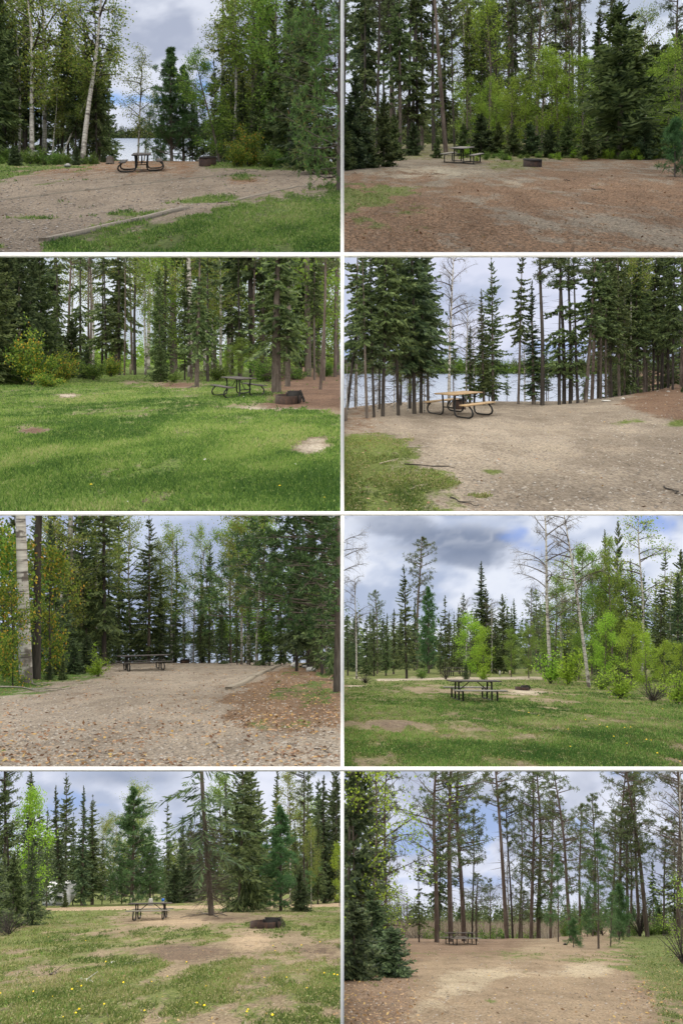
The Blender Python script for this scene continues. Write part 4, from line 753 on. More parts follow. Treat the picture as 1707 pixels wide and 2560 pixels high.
# ---------------------------------------------------------------- grass, litter, gravel (nobody could count them)
def scatter(c, n, seed, wfun, vmin=None):
    r = np.random.default_rng(seed); v = r.uniform(c.h + 46, c.v1 + 3, n); u = r.uniform(-160, 853, n) if c.side < 0 else r.uniform(854, 1867, n)
    y = 3200 / (v - c.h); x = (u - 853.5) / F * y; g, s, b, zu, zv = zone(c, x, y); w = wfun(g, s, b, zu, zv, x, y)
    w = w * (c.off(x, y) > -.4)
    k = r.random(n) < w; return x[k], y[k], gz(c, x[k], y[k]), r
def grass(c, n, seed, m, h=.045, th=.35, name='grass', label='short grass growing over the campsite'):
    x, y, z, r = scatter(c, n, seed, lambda g, s, b, zu, zv, x, y: sstep(th, th + .4, g + (fbm(x * 2.5, y * .8, 9, 5) - .5) * 1.6) * sstep(75, 35, y))
    mb = MB(); k = 5; P = np.repeat(np.stack([x, y, z - .004], 1), k, 0) + r.normal(size=(len(x) * k, 3)) * np.array([.022, .03, 0])
    d = unit(r.normal(size=(len(P), 3)) * np.array([.55, .55, 0]) + np.array([0, 0, 1.0])); L = h * r.uniform(.4, 1.3, len(P)) * (1 + np.repeat(y, k) / 60)
    w = .0045 * (1 + np.repeat(y, k) / 25)
    rv = np.clip(fbm(P[:, 0] * .6, P[:, 1] * .3, 77, 4) * 2.0 - .68 + r.normal(size=len(P)) * .25, 0, .99)
    mb.cards(P, d, L, w, r=rv, mid=.35)
    # small broad leaves (clover, plantain)
    q = r.random(len(x)) < .45; P2 = np.repeat(np.stack([x, y, z + .012], 1)[q], 3, 0) + r.normal(size=(q.sum() * 3, 3)) * np.array([.03, .03, .008])
    mb.cards(P2, unit(r.normal(size=P2.shape) * np.array([1, 1, .35])), .03 * r.uniform(.6, 1.4, len(P2)), .010, nrm=np.array([0, 0, 1.]) + r.normal(size=P2.shape) * .35, r=r.uniform(.1, .9, len(P2)))
    v, f, mm, rr = mb.arrays(); keep = (v[f][:, :, 0] * c.side > .0).all(1)
    tag(link(name, mk_mesh(name, v, f[keep], mm[keep], rr[keep], [m])), label, kind='stuff')
grass(P1, 34000, 1, M['grass'], .05); grass(P2, 9000, 2, M['drygrass'], .04, .45); grass(P3, 52000, 3, M['grass'], .055, .25)
grass(P4, 16000, 4, M['drygrass'], .04, .5); grass(P5, 15000, 5, M['grass'], .04, .45); grass(P6, 34000, 6, M['grass'], .05, .42); grass(P7, 34000, 7, M['drygrass'], .05, .35); grass(P8, 22000, 8, M['drygrass'], .04, .4)
grass(P6, 20000, 16, M['drygrass'], .045, .3); grass(P7, 12000, 17, M['grass'], .045, .6); grass(P4, 6000, 14, M['grass'], .04, .6); grass(P2, 6000, 12, M['grass'], .035, .6)

def litter(c, n, seed, wfun, m, size=.05, name='fallen_leaves', label='fallen leaves scattered over the ground', thin=False, singles=0):
    x, y, z, r = scatter(c, n, seed, wfun)
    if singles:
        o = r.permutation(np.where(y < 16.5)[0])[:singles]; rest = np.ones(len(x), bool); rest[o] = False
        protos = []
        for q in range(6):
            mb = MB(); a = size * .55; cv = .25 * size
            v = [(-a, 0, 0), (-a * .3, -a * .62, cv * r.uniform(.2, 1)), (a * .5, -a * .45, cv * r.uniform(.2, 1)), (a * 1.1, 0, cv * .3), (a * .5, a * .45, cv * r.uniform(.2, 1)), (-a * .3, a * .62, cv * r.uniform(.2, 1)), (a * .1, 0, 0), (-a * 1.7, 0, cv * .6)]
            mb.add(v, [[0, 1, 6, 6], [1, 2, 3, 6], [6, 3, 4, 5], [0, 6, 5, 5]], 0, [q / 6 + .05] * 4)
            vv, ff, mm, rr = mb.arrays(); me = bpy.data.meshes.new('leaf'); me.from_pydata([tuple(t_) for t_ in vv], [], [(0, 1, 6), (1, 2, 3, 6), (6, 3, 4, 5), (0, 6, 5)]); me.materials.append(m)
            at = me.attributes.new('rnd', 'FLOAT', 'FACE'); at.data.foreach_set('value', np.full(4, min(.98, q / 6 + .08), dtype=np.float32)); protos.append(me)
        for i in o:
            if x[i] * c.side < .06: continue
            l = link('leaf', protos[int(r.integers(0, 6))], c.ground); l.location = (x[i], y[i], z[i] + .01); s_ = r.uniform(.6, 1.35); l.scale = (s_, s_, s_)
            l.rotation_euler = (r.normal() * .25 + math.atan(c.k), r.normal() * .25, r.uniform(0, 6.28))
        x, y, z = x[rest], y[rest], z[rest]
    mb = MB(); P = np.stack([x, y, z + .008], 1); k = len(P)
    if thin: mb.cards(P, unit(r.normal(size=(k, 3)) * np.array([1, 1, .12]) + np.array([0, c.k * .0, 0])), size * r.uniform(.6, 1.3, k), .0025 * (1 + y / 30), nrm=np.tile([0, 0, 1.], (k, 1)))
    else: mb.cards(P, unit(r.normal(size=(k, 3)) * np.array([1, 1, .15])), size * r.uniform(.4, 1.35, k) * (1 + y / 70), size * .3 * (1 + y / 90), nrm=np.array([0, 0, 1.]) + r.normal(size=(k, 3)) * .4)
    v, f, mm, rr = mb.arrays(); keep = (v[f][:, :, 0] * c.side > .0).all(1)
    tag(link(name, mk_mesh(name, v, f[keep], mm[keep], rr[keep], [m])), label, kind='stuff')
litter(P1, 2600, 21, lambda g, s, b, zu, zv, x, y: .12 + .5 * b + .25 * (zu < 500) * (zv < 870), M['litter'], .05)
litter(P2, 30000, 22, lambda g, s, b, zu, zv, x, y: .75 * b * sstep(.3, .6, fbm(x * 1.5, y * .8, 4, 3)), M['needles'], .075, 'fallen_needles', 'brown pine needles covering the earth', True)
litter(P2, 900, 32, lambda g, s, b, zu, zv, x, y: .3 + 0 * b, M['litter'], .055)
litter(P3, 1000, 23, lambda g, s, b, zu, zv, x, y: .25 + 0 * b, M['litter'], .05)
litter(P4, 2600, 24, lambda g, s, b, zu, zv, x, y: .08 + .9 * b, M['litter'], .05)
litter(P5, 11000, 25, lambda g, s, b, zu, zv, x, y: .4 * sstep(.3, .6, fbm(x * 1.2, y * .5, 8, 3)) + .8 * b, M['litter'], .068, singles=290)
litter(P6, 900, 26, lambda g, s, b, zu, zv, x, y: .2 + .4 * b, M['litter'], .045)
litter(P7, 1500, 27, lambda g, s, b, zu, zv, x, y: .2 + .3 * b, M['litter'], .045)
litter(P8, 7000, 28, lambda g, s, b, zu, zv, x, y: .04 + .8 * b * ((zu < 350) | (zu > 1250)), M['litter'], .055)
litter(P8, 9000, 38, lambda g, s, b, zu, zv, x, y: .5 * b, M['needles'], .06, 'fallen_needles', 'brown pine needles covering the earth', True)
def gravel(c, n, seed, wfun):
    x, y, z, r = scatter(c, n, seed, wfun); mb = MB(); k = len(x); s_ = .012 * r.uniform(.5, 1.6, k) * (1 + y / 40)
    o = np.array([(-1, -.8, 0), (1, -.7, 0), (.8, .9, 0), (-.9, .7, 0), (0, 0, .9)]); v = np.stack([x, y, z], 1)[:, None] + o[None] * s_[:, None, None] * r.uniform(.7, 1.3, (k, 5, 3))
    i = np.arange(k)[:, None] * 5; f = np.concatenate([i + np.array([[0, 1, 4, 4]]), i + np.array([[1, 2, 4, 4]]), i + np.array([[2, 3, 4, 4]]), i + np.array([[3, 0, 4, 4]])])
    tri = f[:, :3]; rr = np.tile(r.random(k), 4)
    keep = x * c.side > .03; kk = np.tile(keep, 4)
    tag(link('gravel', mk_mesh('gravel', v.reshape(-1, 3), tri[kk], np.zeros(kk.sum()), rr[kk], [M['pebble']])), 'loose small stones on the gravel', kind='stuff')
gravel(P1, 6000, 51, lambda g, s, b, zu, zv, x, y: .7 * (g < .3)); gravel(P4, 4000, 54, lambda g, s, b, zu, zv, x, y: .6 * (g < .3)); gravel(P5, 9000, 55, lambda g, s, b, zu, zv, x, y: .7 * (g < .3)); gravel(P8, 1500, 58, lambda g, s, b, zu, zv, x, y: .5 * (g < .3))
def debris(c, n, seed):
    x, y, z, r = scatter(c, n, seed, lambda g, s, b, zu, zv, x, y: .3 + .7 * sstep(.35, .6, fbm(x * .9, y * .35, seed, 4)))
    mb = MB(); k = len(x); mb.cards(np.stack([x, y, z + .01], 1), unit(r.normal(size=(k, 3)) * np.array([1, 1, .1])), r.uniform(.02, .11, k), .003 * (1 + y / 30), nrm=np.array([0, -.4, 1.]) + r.normal(size=(k, 3)) * .3, r=r.random(k) ** 2)
    v, f, mm, rr = mb.arrays(); keep = (v[f][:, :, 0] * c.side > 0).all(1)
    tag(link('twig_debris', mk_mesh('twig_debris', v, f[keep], mm[keep], rr[keep], [M['chips']])), 'small twigs and bark bits strewn on the ground', kind='stuff')
M['chips'] = leaf_mat('twig_and_bark_bits', L_((.025, .02, .016), (.08, .06, .045), (.20, .15, .11), (.42, .37, .30)), 0, .0)
for c_, n_ in ((P1, 2200), (P2, 4000), (P3, 900), (P4, 3000), (P5, 2400), (P6, 2600), (P7, 3200), (P8, 2600)): debris(c_, n_, 200 + CELLS.index(c_))
# marsh reeds
r = np.random.default_rng(5); n = 26000; y = r.uniform(70, 230, n); x = r.uniform(0, .5, n) * y; z = P8.k * y - 1.6 - 1.35
mb = MB(); mb.cards(np.stack([x, y, z], 1), unit(r.normal(size=(n, 3)) * np.array([.15, .15, 0]) + np.array([0, 0, 1.])), r.uniform(.4, 1.5, n) * (.6 + .9 * fbm(x * .12, y * .06, 3, 4)) * (1 + (y - 70) / 160), .03 + y / 2600, mid=.3)
tag(link('marsh_grass', mb.mesh('marsh_grass', [M['marshgrass']])), 'pale dead marsh grass beyond the pines', kind='stuff')

# ---------------------------------------------------------------- furniture
def slope_matrix(c, x, y, z, yaw):
    return Matrix.Translation((x, y, z)) @ Matrix.Rotation(math.atan(c.k), 4, 'X') @ Matrix.Rotation(yaw, 4, 'Z')
DEPTH = 2.5
def bake(c, mb, yaw):
    """turn, lengthen along the slope and tilt so that it stands flat on its terrace"""
    cs, sn = math.cos(yaw), math.sin(yaw); R = np.array([[cs, -sn, 0], [sn, cs, 0], [0, 0, 1]])
    v = [q @ R.T * np.array([1, DEPTH, 1]) for q in mb.v]
    for q in v: q[:, 2] += c.k * q[:, 1]
    mb.v = v; return mb
def table(c, zu, zv, yaw, L=1.85, top='darkplank', benchm=None, style='curved', planks=4, label='', scale=1.0, name='picnic_table', W_=.72, bh=.44):
    x, y, z = place(c, zu, zv); root = empty(name, Matrix.Translation((x, y, z + .005)))
    tag(root, label, 'picnic table'); benchm = benchm or top; yaw = math.radians(yaw)
    def part(nm, mb, m, par=root):
        for i in range(len(mb.v)): mb.v[i] = mb.v[i] * scale
        return link(nm, bake(c, mb, yaw).mesh(nm, [m]), par)
    pw = W_ / planks
    tt = part('tabletop', (lambda m: (m.box((L * .3, 0, .715), (.05, W_ - .04, .03)), m.box((-L * .3, 0, .715), (.05, W_ - .04, .03)), m)[-1])(MB()), M['blackmetal'])
    for i in range(planks):
        m = MB(); m.box((0, -W_ / 2 + pw * (i + .5), .75 + random.uniform(-.002, .002)), (L, pw - .008, .04)); part('plank', m, M[top], tt)
    for s_ in (-1, 1):
        m = MB(); m.box((0, s_ * .70, bh), (L, .24, .04)); part('bench', m, M[benchm])
    for e in (-1, 1):
        ex = e * L * .33; m = MB()
        for s_ in (-1, 1):
            if style == 'curved':
                pts = [(ex, s_ * .24, .72), (ex, s_ * .22, .5), (ex, s_ * .21, .2), (ex, s_ * .24, .08), (ex, s_ * .32, .03), (ex, s_ * .55, .025), (ex, s_ * .74, .035), (ex, s_ * .83, .09), (ex, s_ * .86, .18), (ex, s_ * .83, .29), (ex, s_ * .76, .36), (ex, s_ * .72, .42)]
                m.tube(pts, .031, 6)
            else:
                m.tube([(ex, s_ * .20, .72), (ex, s_ * .24, .03)], .033, 4); m.tube([(ex, s_ * .70, .42), (ex, s_ * .70, .03)], .033, 4)
        m.tube([(ex, -.72, bh - .05), (ex, .72, bh - .05)] if style != 'curved' else [(ex, -.24, .30), (ex, .24, .30)], .02, 4)
        if style != 'curved': m.tube([(ex, -.72, .03), (ex, .72, .03)], .02, 4)
        part('leg_frame', m, M['blackmetal'])
        m = MB(); m.tube([(ex, 0, .32), (ex * .25, 0, .71)], .018, 4); part('brace', m, M['blackmetal'])
    return root
table(P1, 653, 786, -60, L=1.75, scale=.92, label='dark picnic table with curved black legs on gravel beside the lake', style='curved')
table(P2, 555, 748, 52, L=1.7, top='greyplank', style='straight', label='pale topped picnic table under the reddish pine trunk at the edge of the wood', planks=5)
table(P3, 1095, 650, -48, L=1.9, top='darkplank', label='dark picnic table on the green lawn beside the thick spruce trunk', style='curved')
table(P4, 540, 735, 38, L=1.85, top='newplank', label='picnic table with fresh yellow pine planks above the lake', style='curved', W_=.7)
table(P5, 663, 724, 42, L=2.25, top='darkplank', label='black picnic table on leaf strewn gravel in front of the spruces', style='curved')
table(P6, 605, 866, -3, L=1.85, top='darkplank', benchm='greyplank', style='straight', label='grey benched picnic table in the open spring meadow')
table(P7, 695, 695, 22, L=1.75, top='darkplank', benchm='greyplank', style='curved', label='grey picnic table on bare earth in front of two marker posts')
table(P8, 547, 808, 10, L=2.0, top='darkplank', benchm='greyplank', style='straight', label='weathered picnic table under tall pines beside the marsh', planks=5)
table(P3, 868, 532, 0, L=2.2, top='darkplank', style='straight', label='distant picnic table seen between the trunks across the lawn', planks=4)
table(P6, 530, 752, 5, L=2.0, top='darkplank', style='straight', label='far off picnic table beyond the road, left of the lime aspens', planks=4)

def ring_wall(m, r_, h, t=.02, a0=0, a1=2 * math.pi, n=20, sx=1, z0=0, tilt=0):
    a = np.linspace(a0, a1, n + 1); V = []
    for rr in (r_, r_ - t):
        for zz in (z0, h): V.append(np.stack([np.cos(a) * rr * sx, np.sin(a) * rr, np.full(n + 1, zz)], 1))
    V = np.concatenate(V); k = n + 1; f = []
    for i in range(n): f += [[i, i + 1, k + i + 1, k + i], [2 * k + i + 1, 2 * k + i, 3 * k + i, 3 * k + i + 1], [k + i, k + i + 1, 3 * k + i + 1, 3 * k + i]]
    m.add(V, f)
def firepit(c, zu, zv, w, h, kind, label, yaw=0):
    x, y, z = place(c, zu, zv); root = empty('fire_ring' if kind != 'box' else 'fire_pit', Matrix.Translation((x, y, z))); tag(root, label, 'fire pit'); yaw = math.radians(yaw)
    def part(nm, mb, m): return link(nm, bake(c, mb, yaw).mesh(nm, [m]), root)
    if kind == 'box':
        m = MB(); ring_wall(m, w / 2, h, n=16); part('steel_ring', m, M['rust'])
        m = MB(); ring_wall(m, w / 2 + .012, h, t=.03, n=16, z0=h - .035); part('rim', m, M['soot'])
        m = MB()
        for i in range(9):
            q = (i - 4) / 4.5 * w * .46; ln = math.sqrt(max(.01, (w * .49) ** 2 - q * q)); m.tube([(q, -ln, h + .01), (q, ln, h + .01)], .008, 4)
        m.tube([(-w * .48, 0, h), (w * .48, 0, h)], .01, 4); part('grate', m, M['soot'])
    else:
        m = MB(); ring_wall(m, w / 2, h * .62, n=18, a0=.2, a1=2 * math.pi - .2); part('steel_ring', m, M['rust'])
        m = MB(); s_ = 1 if kind == 'gr' else .4
        m.box((w * .22, 0, h * .5), (w * .5, .02, h * .95)); m.box((w * .22, -w * .3, h * .42), (w * .45, .015, h * .8)); m.box((-.02, -w * .12, h * .45), (.015, w * .4, h * .85)); part('shield', m, M['soot'])
        m = MB()
        for i in range(7):
            q = -w * .3 + i * w * .09; m.tube([(w * .45, q, h), (w * .62, q, 0.04)], .009, 4)
        for t_ in (.1, .5, .9): m.tube([(w * .45 + t_ * w * .17, -w * .3, h - t_ * (h - .04)), (w * .45 + t_ * w * .17, w * .24, h - t_ * (h - .04))], .01, 4)
        part('grate', m, M['soot'])
    m = MB(); ring_wall(m, w / 2 - .03, .03, t=w / 2 - .05, n=12); part('ash_bed', m, M['soot'])
    return root
firepit(P1, 955, 764, .78, .42, 'box', 'round rusty fire pit with flat grate on gravel near the lake')
firepit(P2, 877, 767, .72, .34, 'box', 'rusty brown fire pit in front of the dark young firs')
firepit(P3, 1325, 682, .92, .44, 'gr', 'open fire ring with slanted grate right of the thick trunk', 0)
firepit(P4, 540, 708, .50, .40, 'box', 'rusty fire pit half hidden behind the yellow topped table')
firepit(P5, 850, 695, .55, .22, 'box', 'low smoking fire pit at the far end of the gravel')
firepit(P6, 828, 820, .62, .26, 'gr', 'small rusty fire ring on sandy patch right of the meadow table')
firepit(P7, 1222, 727, 1.22, .42, 'gr', 'large low rusty fire ring with slanted shield on worn meadow')
firepit(P3, 838, 532, .7, .45, 'box', 'distant dark fire pit beside the far table across the lawn')

# landscape timbers: each board lies on its own
def timber(c, a, b, n, label, w=.10, h=.09, cat='timber'):
    x0, y0, z0 = place(c, *a); x1, y1, z1 = place(c, *b)
    if c.side < 0: x0, x1 = min(x0, -.06), min(x1, -.06)
    root = empty('timber_edging', Matrix.Translation((x0, y0, z0))); tag(root, label, 'edging')
    for i in range(n):
        s0, s1 = i / n + .002, (i + 1) / n - .002; m = MB(); k = 7; V = []
        for t_ in np.linspace(s0, s1, k):
            x, y = x0 + (x1 - x0) * t_, y0 + (y1 - y0) * t_; z = float(gz(c, x, y)); dx, dy = y1 - y0, -(x1 - x0); q = math.hypot(dx, dy); nx_, ny_ = dx / q * w / 2, dy / q * w / 2
            for sx_, hh in ((-1, -.05), (-1, h), (1, h), (1, -.05)): V.append((x + nx_ * sx_ - x0, y + ny_ * sx_ - y0, z + hh - z0 - .02))
        f = []
        for q in range(k - 1):
            for p in range(4): f.append([q * 4 + p, q * 4 + (p + 1) % 4, q * 4 + 4 + (p + 1) % 4, q * 4 + 4 + p])
        f += [[0, 1, 2, 3], [(k - 1) * 4 + 3, (k - 1) * 4 + 2, (k - 1) * 4 + 1, (k - 1) * 4]]
        m.add(V, f); link('timber', m.mesh('timber', [M['timber']]), root)
timber(P1, (200, 1112), (860, 965), 2, 'pale timber edging between gravel and near lawn, left run', .17, .08)
timber(P1, (1010, 935), (1440, 845), 2, 'partly buried timber edging between gravel and lawn, right run', .14, .04)
timber(P1, (-60, 925), (560, 855), 3, 'pale timber edging crossing the gravel pad, left run', .12, .05)
timber(P1, (565, 854), (1180, 786), 3, 'pale timber edging crossing the gravel toward the fire pit', .12, .05)
timber(P5, (1050, 822), (1285, 704), 3, 'weathered timber edging at the right side of leafy gravel', .22, .11)
timber(P5, (560, 745), (960, 700), 2, 'thin buried timber edging crossing the far gravel', .08, .03)

def rock(c, zu, zv, sx, sy, sz, label, m='stone', seed=0, name='rock', group=None):
    x, y, z = place(c, zu, zv); r = np.random.default_rng(seed + int(zu)); sy = sy * .6; a = np.linspace(0, math.pi, 7)[:, None]; b = np.linspace(0, 2 * math.pi, 11)[None, :-1]
    v = np.stack([np.sin(a) * np.cos(b), np.sin(a) * np.sin(b), np.cos(a) + 0 * b], -1) ; n_ = 1 + (r.random((7, 10, 1)) - .5) * .35; v = v * n_; v[0] = v[0, 0]; v[-1] = v[-1, 0]
    v = v.reshape(-1, 3) * np.array([sx, sy * DEPTH, sz]) / 2 + np.array([0, 0, sz * .3]); v[:, 2] += c.k * v[:, 1]
    f = [[i * 10 + j, i * 10 + (j + 1) % 10, (i + 1) * 10 + (j + 1) % 10, (i + 1) * 10 + j] for i in range(6) for j in range(10)]
    mb = MB(); mb.add(v, f); o = link(name, mb.mesh(name, [M[m]])); o.location = (x, y, z); tag(o, label, 'rock' if name == 'rock' else 'stump', group); return o
rock(P1, 938, 735, .35, .3, .3, 'round grey rock behind the fire pit by the lake')
rock(P1, 915, 738, .25, .3, .16, 'flat grey rock left of the round rock by the lake')
rock(P1, 1062, 748, .16, .2, .12, 'small pale rock on grass right of the lakeside fire pit', 'palestone')
rock(P1, 1190, 752, .14, .2, .10, 'tiny pale rock farthest right on the lakeside grass', 'palestone')
rock(P1, 312, 768, .28, .3, .22, 'grey rock among the low shrubs under the shore birches')
rock(P4, 1215, 695, .40, .3, .07, 'flat white rock on the bank right of the sandy pad', 'palestone')
rock(P4, 1293, 697, .13, .2, .09, 'small tan rock right of the flat white rock', 'palestone')
rock(P4, 1500, 682, .14, .2, .05, 'small pale rock on the leafy bank at far right', 'palestone')
rock(P5, 1352, 712, .42, .4, .34, 'pale boulder right of the timber edging under the spruces', 'palestone')
rock(P5, 1430, 735, .5, .4, .28, 'pale boulder nearest the dark right hand wood', 'palestone', 4)
rock(P5, 1400, 720, .3, .3, .2, 'small grey boulder between the two pale boulders')
rock(P6, 1290, 808, .5, .4, .22, 'grey rock under the lime shrubs at right', 'stone')
rock(P3, 1120, 660, .06, .1, .05, 'small tan stone on the lawn below the table', 'palestone')
for (a, b, l) in ((942, 952, 'tan stone on the lawn below the fire ring'), (1357, 968, 'tan stone at right near the sandy patch'), (582, 1146, 'tan stone nearest at the bottom of the lawn'), (595, 1105, 'white scrap of stone above the nearest tan stone')): rock(P3, a, b, .055, .06, .04, l, 'palestone')
rock(P8, 1028, 812, .26, .3, .14, 'low dark stump right of the young white pine', 'soot', 0, 'stump')
def stump(c, zu, zv, r_, h, label, m='bark', name='stump'):
    x, y, z = place(c, zu, zv); root = empty(name, Matrix.Translation((x, y, z - .05))); tag(root, label, 'stump')
    mb = MB(); s = np.linspace(0, 1, 5); mb.tube(np.stack([0 * s, 0 * s, h * s], 1), r_ * (1.25 - .3 * s ** .4), 10); link('trunk', mb.mesh('trunk', [M[m]], True), root)
    mb = MB(); a = np.arange(8) * math.pi / 4; mb.add(np.vstack([np.stack([np.cos(a) * r_ * .96, np.sin(a) * r_ * .96, np.full(8, h)], 1), [[0, 0, h + .01]]]), [[0, 1, 2, 8], [2, 3, 4, 8], [4, 5, 6, 8], [6, 7, 0, 8]]); link('cut_face', mb.mesh('cut_face', [M['postwood']]), root)
stump(P1, 508, 752, .2, .4, 'grey tree stump between the shore spruces and the table')
stump(P4, 20, 768, .05, .45, 'thin broken stump at the left edge of the sandy pad', 'bark')
stump(P5, 1027, 695, .07, .22, 'short stump at the far edge of the leafy gravel', 'postwood')
stump(P8, 622, 790, .12, .14, 'tan stump right of the weathered table', 'postwood')
rock(P8, 278, 812, .5, .3, .2, 'dark broad stump left of the pine trunks', 'soot', 0, 'stump')
stump(P5, 1310, 700, .085, 1.35, 'broken pale birch snag right of the gravel', 'birch', 'birch_snag')

def post(c, zu, zv, w, h, m, label, cap=None, cat='post', taper=1.0):
    x, y, z = place(c, zu, zv); root = empty('marker_post', Matrix.Translation((x, y, z - .05))); tag(root, label, cat)
    mb = MB(); a = w / 2; b = a * taper; h2 = h + .05
    v = [(-a, -a, 0), (a, -a, 0), (a, a, 0), (-a, a, 0), (-b, -b, h2), (b, -b, h2), (b, b, h2), (-b, b, h2)]
    mb.add(v, [[0, 3, 2, 1], [4, 5, 6, 7], [0, 1, 5, 4], [1, 2, 6, 5], [2, 3, 7, 6], [3, 0, 4, 7]]); link('post', mb.mesh('post', [M[m]]), root)
    if cap:
        mb = MB(); mb.box((0, 0, h2 + cap[1] / 2), (cap[0], w * 1.05, cap[1])); link('cap', mb.mesh('cap', [M[cap[2]]]), root)
post(P3, 601, 548, .17, .95, 'postwood', 'pale wooden marker post beside the path across the lawn', (.15, .05, 'postwood'))
post(P6, 727, 752, .15, .42, 'concrete', 'left of two short marker posts beyond the meadow road')
post(P6, 773, 752, .13, .50, 'postwood', 'right of two short marker posts beyond the meadow road')
post(P7, 693, 632, .36, .56, 'concrete', 'grey tapered concrete marker behind the picnic table', None, 'post', .7)
post(P7, 750, 632, .17, .42, 'concrete', 'short marker post with a bright blue top', (.19, .16, 'blue'))
post(P7, 604, 632, .10, .60, 'postwood', 'thin number post left of the concrete marker')
# lying branches
def stick(c, pts, r_, label, m='deadwood', group=None, fork=True):
    w = [place(c, a, b) for a, b in pts]; x0, y0, z0 = w[0]; P = np.array([(a - x0, b - y0, q - z0 + r_ * 1.5) for a, b, q in w])
    s = np.linspace(0, len(P) - 1, 9); P2 = np.stack([np.interp(s, np.arange(len(P)), P[:, k]) for k in range(3)], 1); P2[1:-1] += np.random.default_rng(int(pts[0][0])).normal(size=(7, 3)) * .02 * np.array([1, 1, .3])
    mb = MB(); mb.tube(P2, r_ * np.linspace(1, .4, 9), 5)
    if fork: d = P2[5] + (P2[-1] - P2[0]) * .25 + np.array([.05, .25, .04]); mb.tube([P2[4], d], [r_ * .6, r_ * .3], 4)
    o = link('fallen_branch', mb.mesh('fallen_branch', [M[m]])); o.location = (x0, y0, z0); tag(o, label, 'branch', group)
stick(P4, [(175, 972), (215, 962), (260, 945)], .012, 'short pale stick on grass at left of the sandy pad', 'postwood')
stick(P4, [(290, 972), (400, 978), (520, 988)], .012, 'long dark stick pointing right across the sandy pad', 'barkdark')
stick(P4, [(315, 1082), (350, 1068), (395, 1060)], .010, 'pale bent stick on grass below the long dark one', 'postwood')
stick(P4, [(500, 1120), (560, 1142), (630, 1160)], .010, 'dark stick at the bottom of the sandy pad', 'barkdark')
stick(P4, [(1480, 1072), (1530, 1095), (1575, 1112)], .012, 'dark stick at the lower right edge of the sandy pad', 'barkdark')
stick(P4, [(300, 893), (360, 893), (420, 895)], .010, 'thin pale stick left of the pad centre', 'deadwood')
stick(P5, [(0, 805), (90, 806), (200, 824), (330, 812)], .03, 'long crooked grey branch lying before the peeling birch')
stick(P5, [(130, 790), (180, 800), (215, 795)], .02, 'short grey branch beneath the peeling birch')
stick(P7, [(500, 898), (520, 890), (535, 884)], .010, 'small pale wood chip left of the brown patch', 'palestone', fork=False)
stick(P7, [(375, 972), (390, 985), (430, 992)], .011, 'pale split stick in the grass at lower left', 'palestone')
stick(P7, [(470, 985), (480, 988), (492, 995)], .009, 'pale curl of bark right of the split stick', 'palestone', fork=False)
stick(P7, [(230, 952), (250, 948), (275, 952)], .014, 'dark short stick in the worn meadow at left', 'bark')
stick(P7, [(570, 900), (610, 893), (660, 884)], .008, 'thin pale twig pointing at the brown patch', 'deadwood')
stick(P2, [(1150, 868), (1180, 872), (1210, 876)], .012, 'dark twig on needle strewn earth at right', 'barkdark')
stick(P2, [(1020, 832), (1045, 834), (1075, 830)], .012, 'dark twig on earth right of the fire pit', 'barkdark')
stick(P2, [(410, 800), (430, 800), (460, 798)], .012, 'dark twig on earth below the picnic table', 'barkdark')
stick(P5, [(1450, 1090), (1490, 1098), (1525, 1112)], .008, 'thin twig at the lower right of the leafy gravel', 'barkdark')
for k, (a, b, d, e) in enumerate([(965, 672, 830, 690), (975, 675, 1010, 692), (960, 674, 900, 668), (985, 672, 1045, 678)]):
    stick(P7, [(a, b), ((a + d) / 2, (b + e) / 2 - 3), (d, e)], .035, ['long exposed root running left from the reddish trunk', 'exposed root running down right from the reddish trunk', 'short exposed root left of the reddish trunk', 'exposed root running right from the reddish trunk'][k], 'bark')
stick(P3, [(905, 606), (885, 612), (865, 618)], .04, 'exposed root at the foot of the spruce beside the table', 'bark')
# trailer
x, y, z = place(P7, 275, 640, y=66); root = empty('camping_trailer', Matrix.Translation((x, y, z))); tag(root, 'white camping trailer half hidden behind the left spruces', 'trailer')
mb = MB(); prof = [(-1.5, .45), (1.35, .45), (1.65, .9), (1.6, 1.9), (1.3, 2.25), (-1.5, 2.25)]; V = [(a, s_, b) for s_ in (-1.0, 1.0) for a, b in prof]
mb.add(V, [[0, 1, 2, 3], [0, 3, 4, 5], [9, 8, 7, 6], [11, 10, 9, 6]] + [[i, i + 6, (i + 1) % 6 + 6, (i + 1) % 6] for i in range(6)])
mb.v[0] = mb.v[0] * np.array([.72, 1, .72]); link('body', mb.mesh('body', [M['vanwhite']]), root)
for a, b, w, h, nm in ((-.55, 1.15, .42, .28, 'window'), (.35, 1.15, .45, .28, 'window'), (-.1, .92, .32, 1.0, 'door')):
    mb = MB(); mb.box((a, -1.012, b), (w, .03, h)); o = link(nm, mb.mesh(nm, [M['glass'] if nm == 'window' else M['vanwhite']]), root)
mb = MB(); mb.box((0, -1.008, .62), (2.0, .02, .07)); link('stripe', mb.mesh('stripe', [M['stripe']]), root)
for a in (-.2, .25):
    mb = MB(); mb.tube([(a, -1.02, .2), (a, -.85, .2)], .21, 12, cap=True); link('wheel', mb.mesh('wheel', [M['rubber']]), root)
mb = MB(); mb.tube([(1.1, 0, .3), (2.0, 0, .28)], .04, 4); link('tow_bar', mb.mesh('tow_bar', [M['blackmetal']]), root)

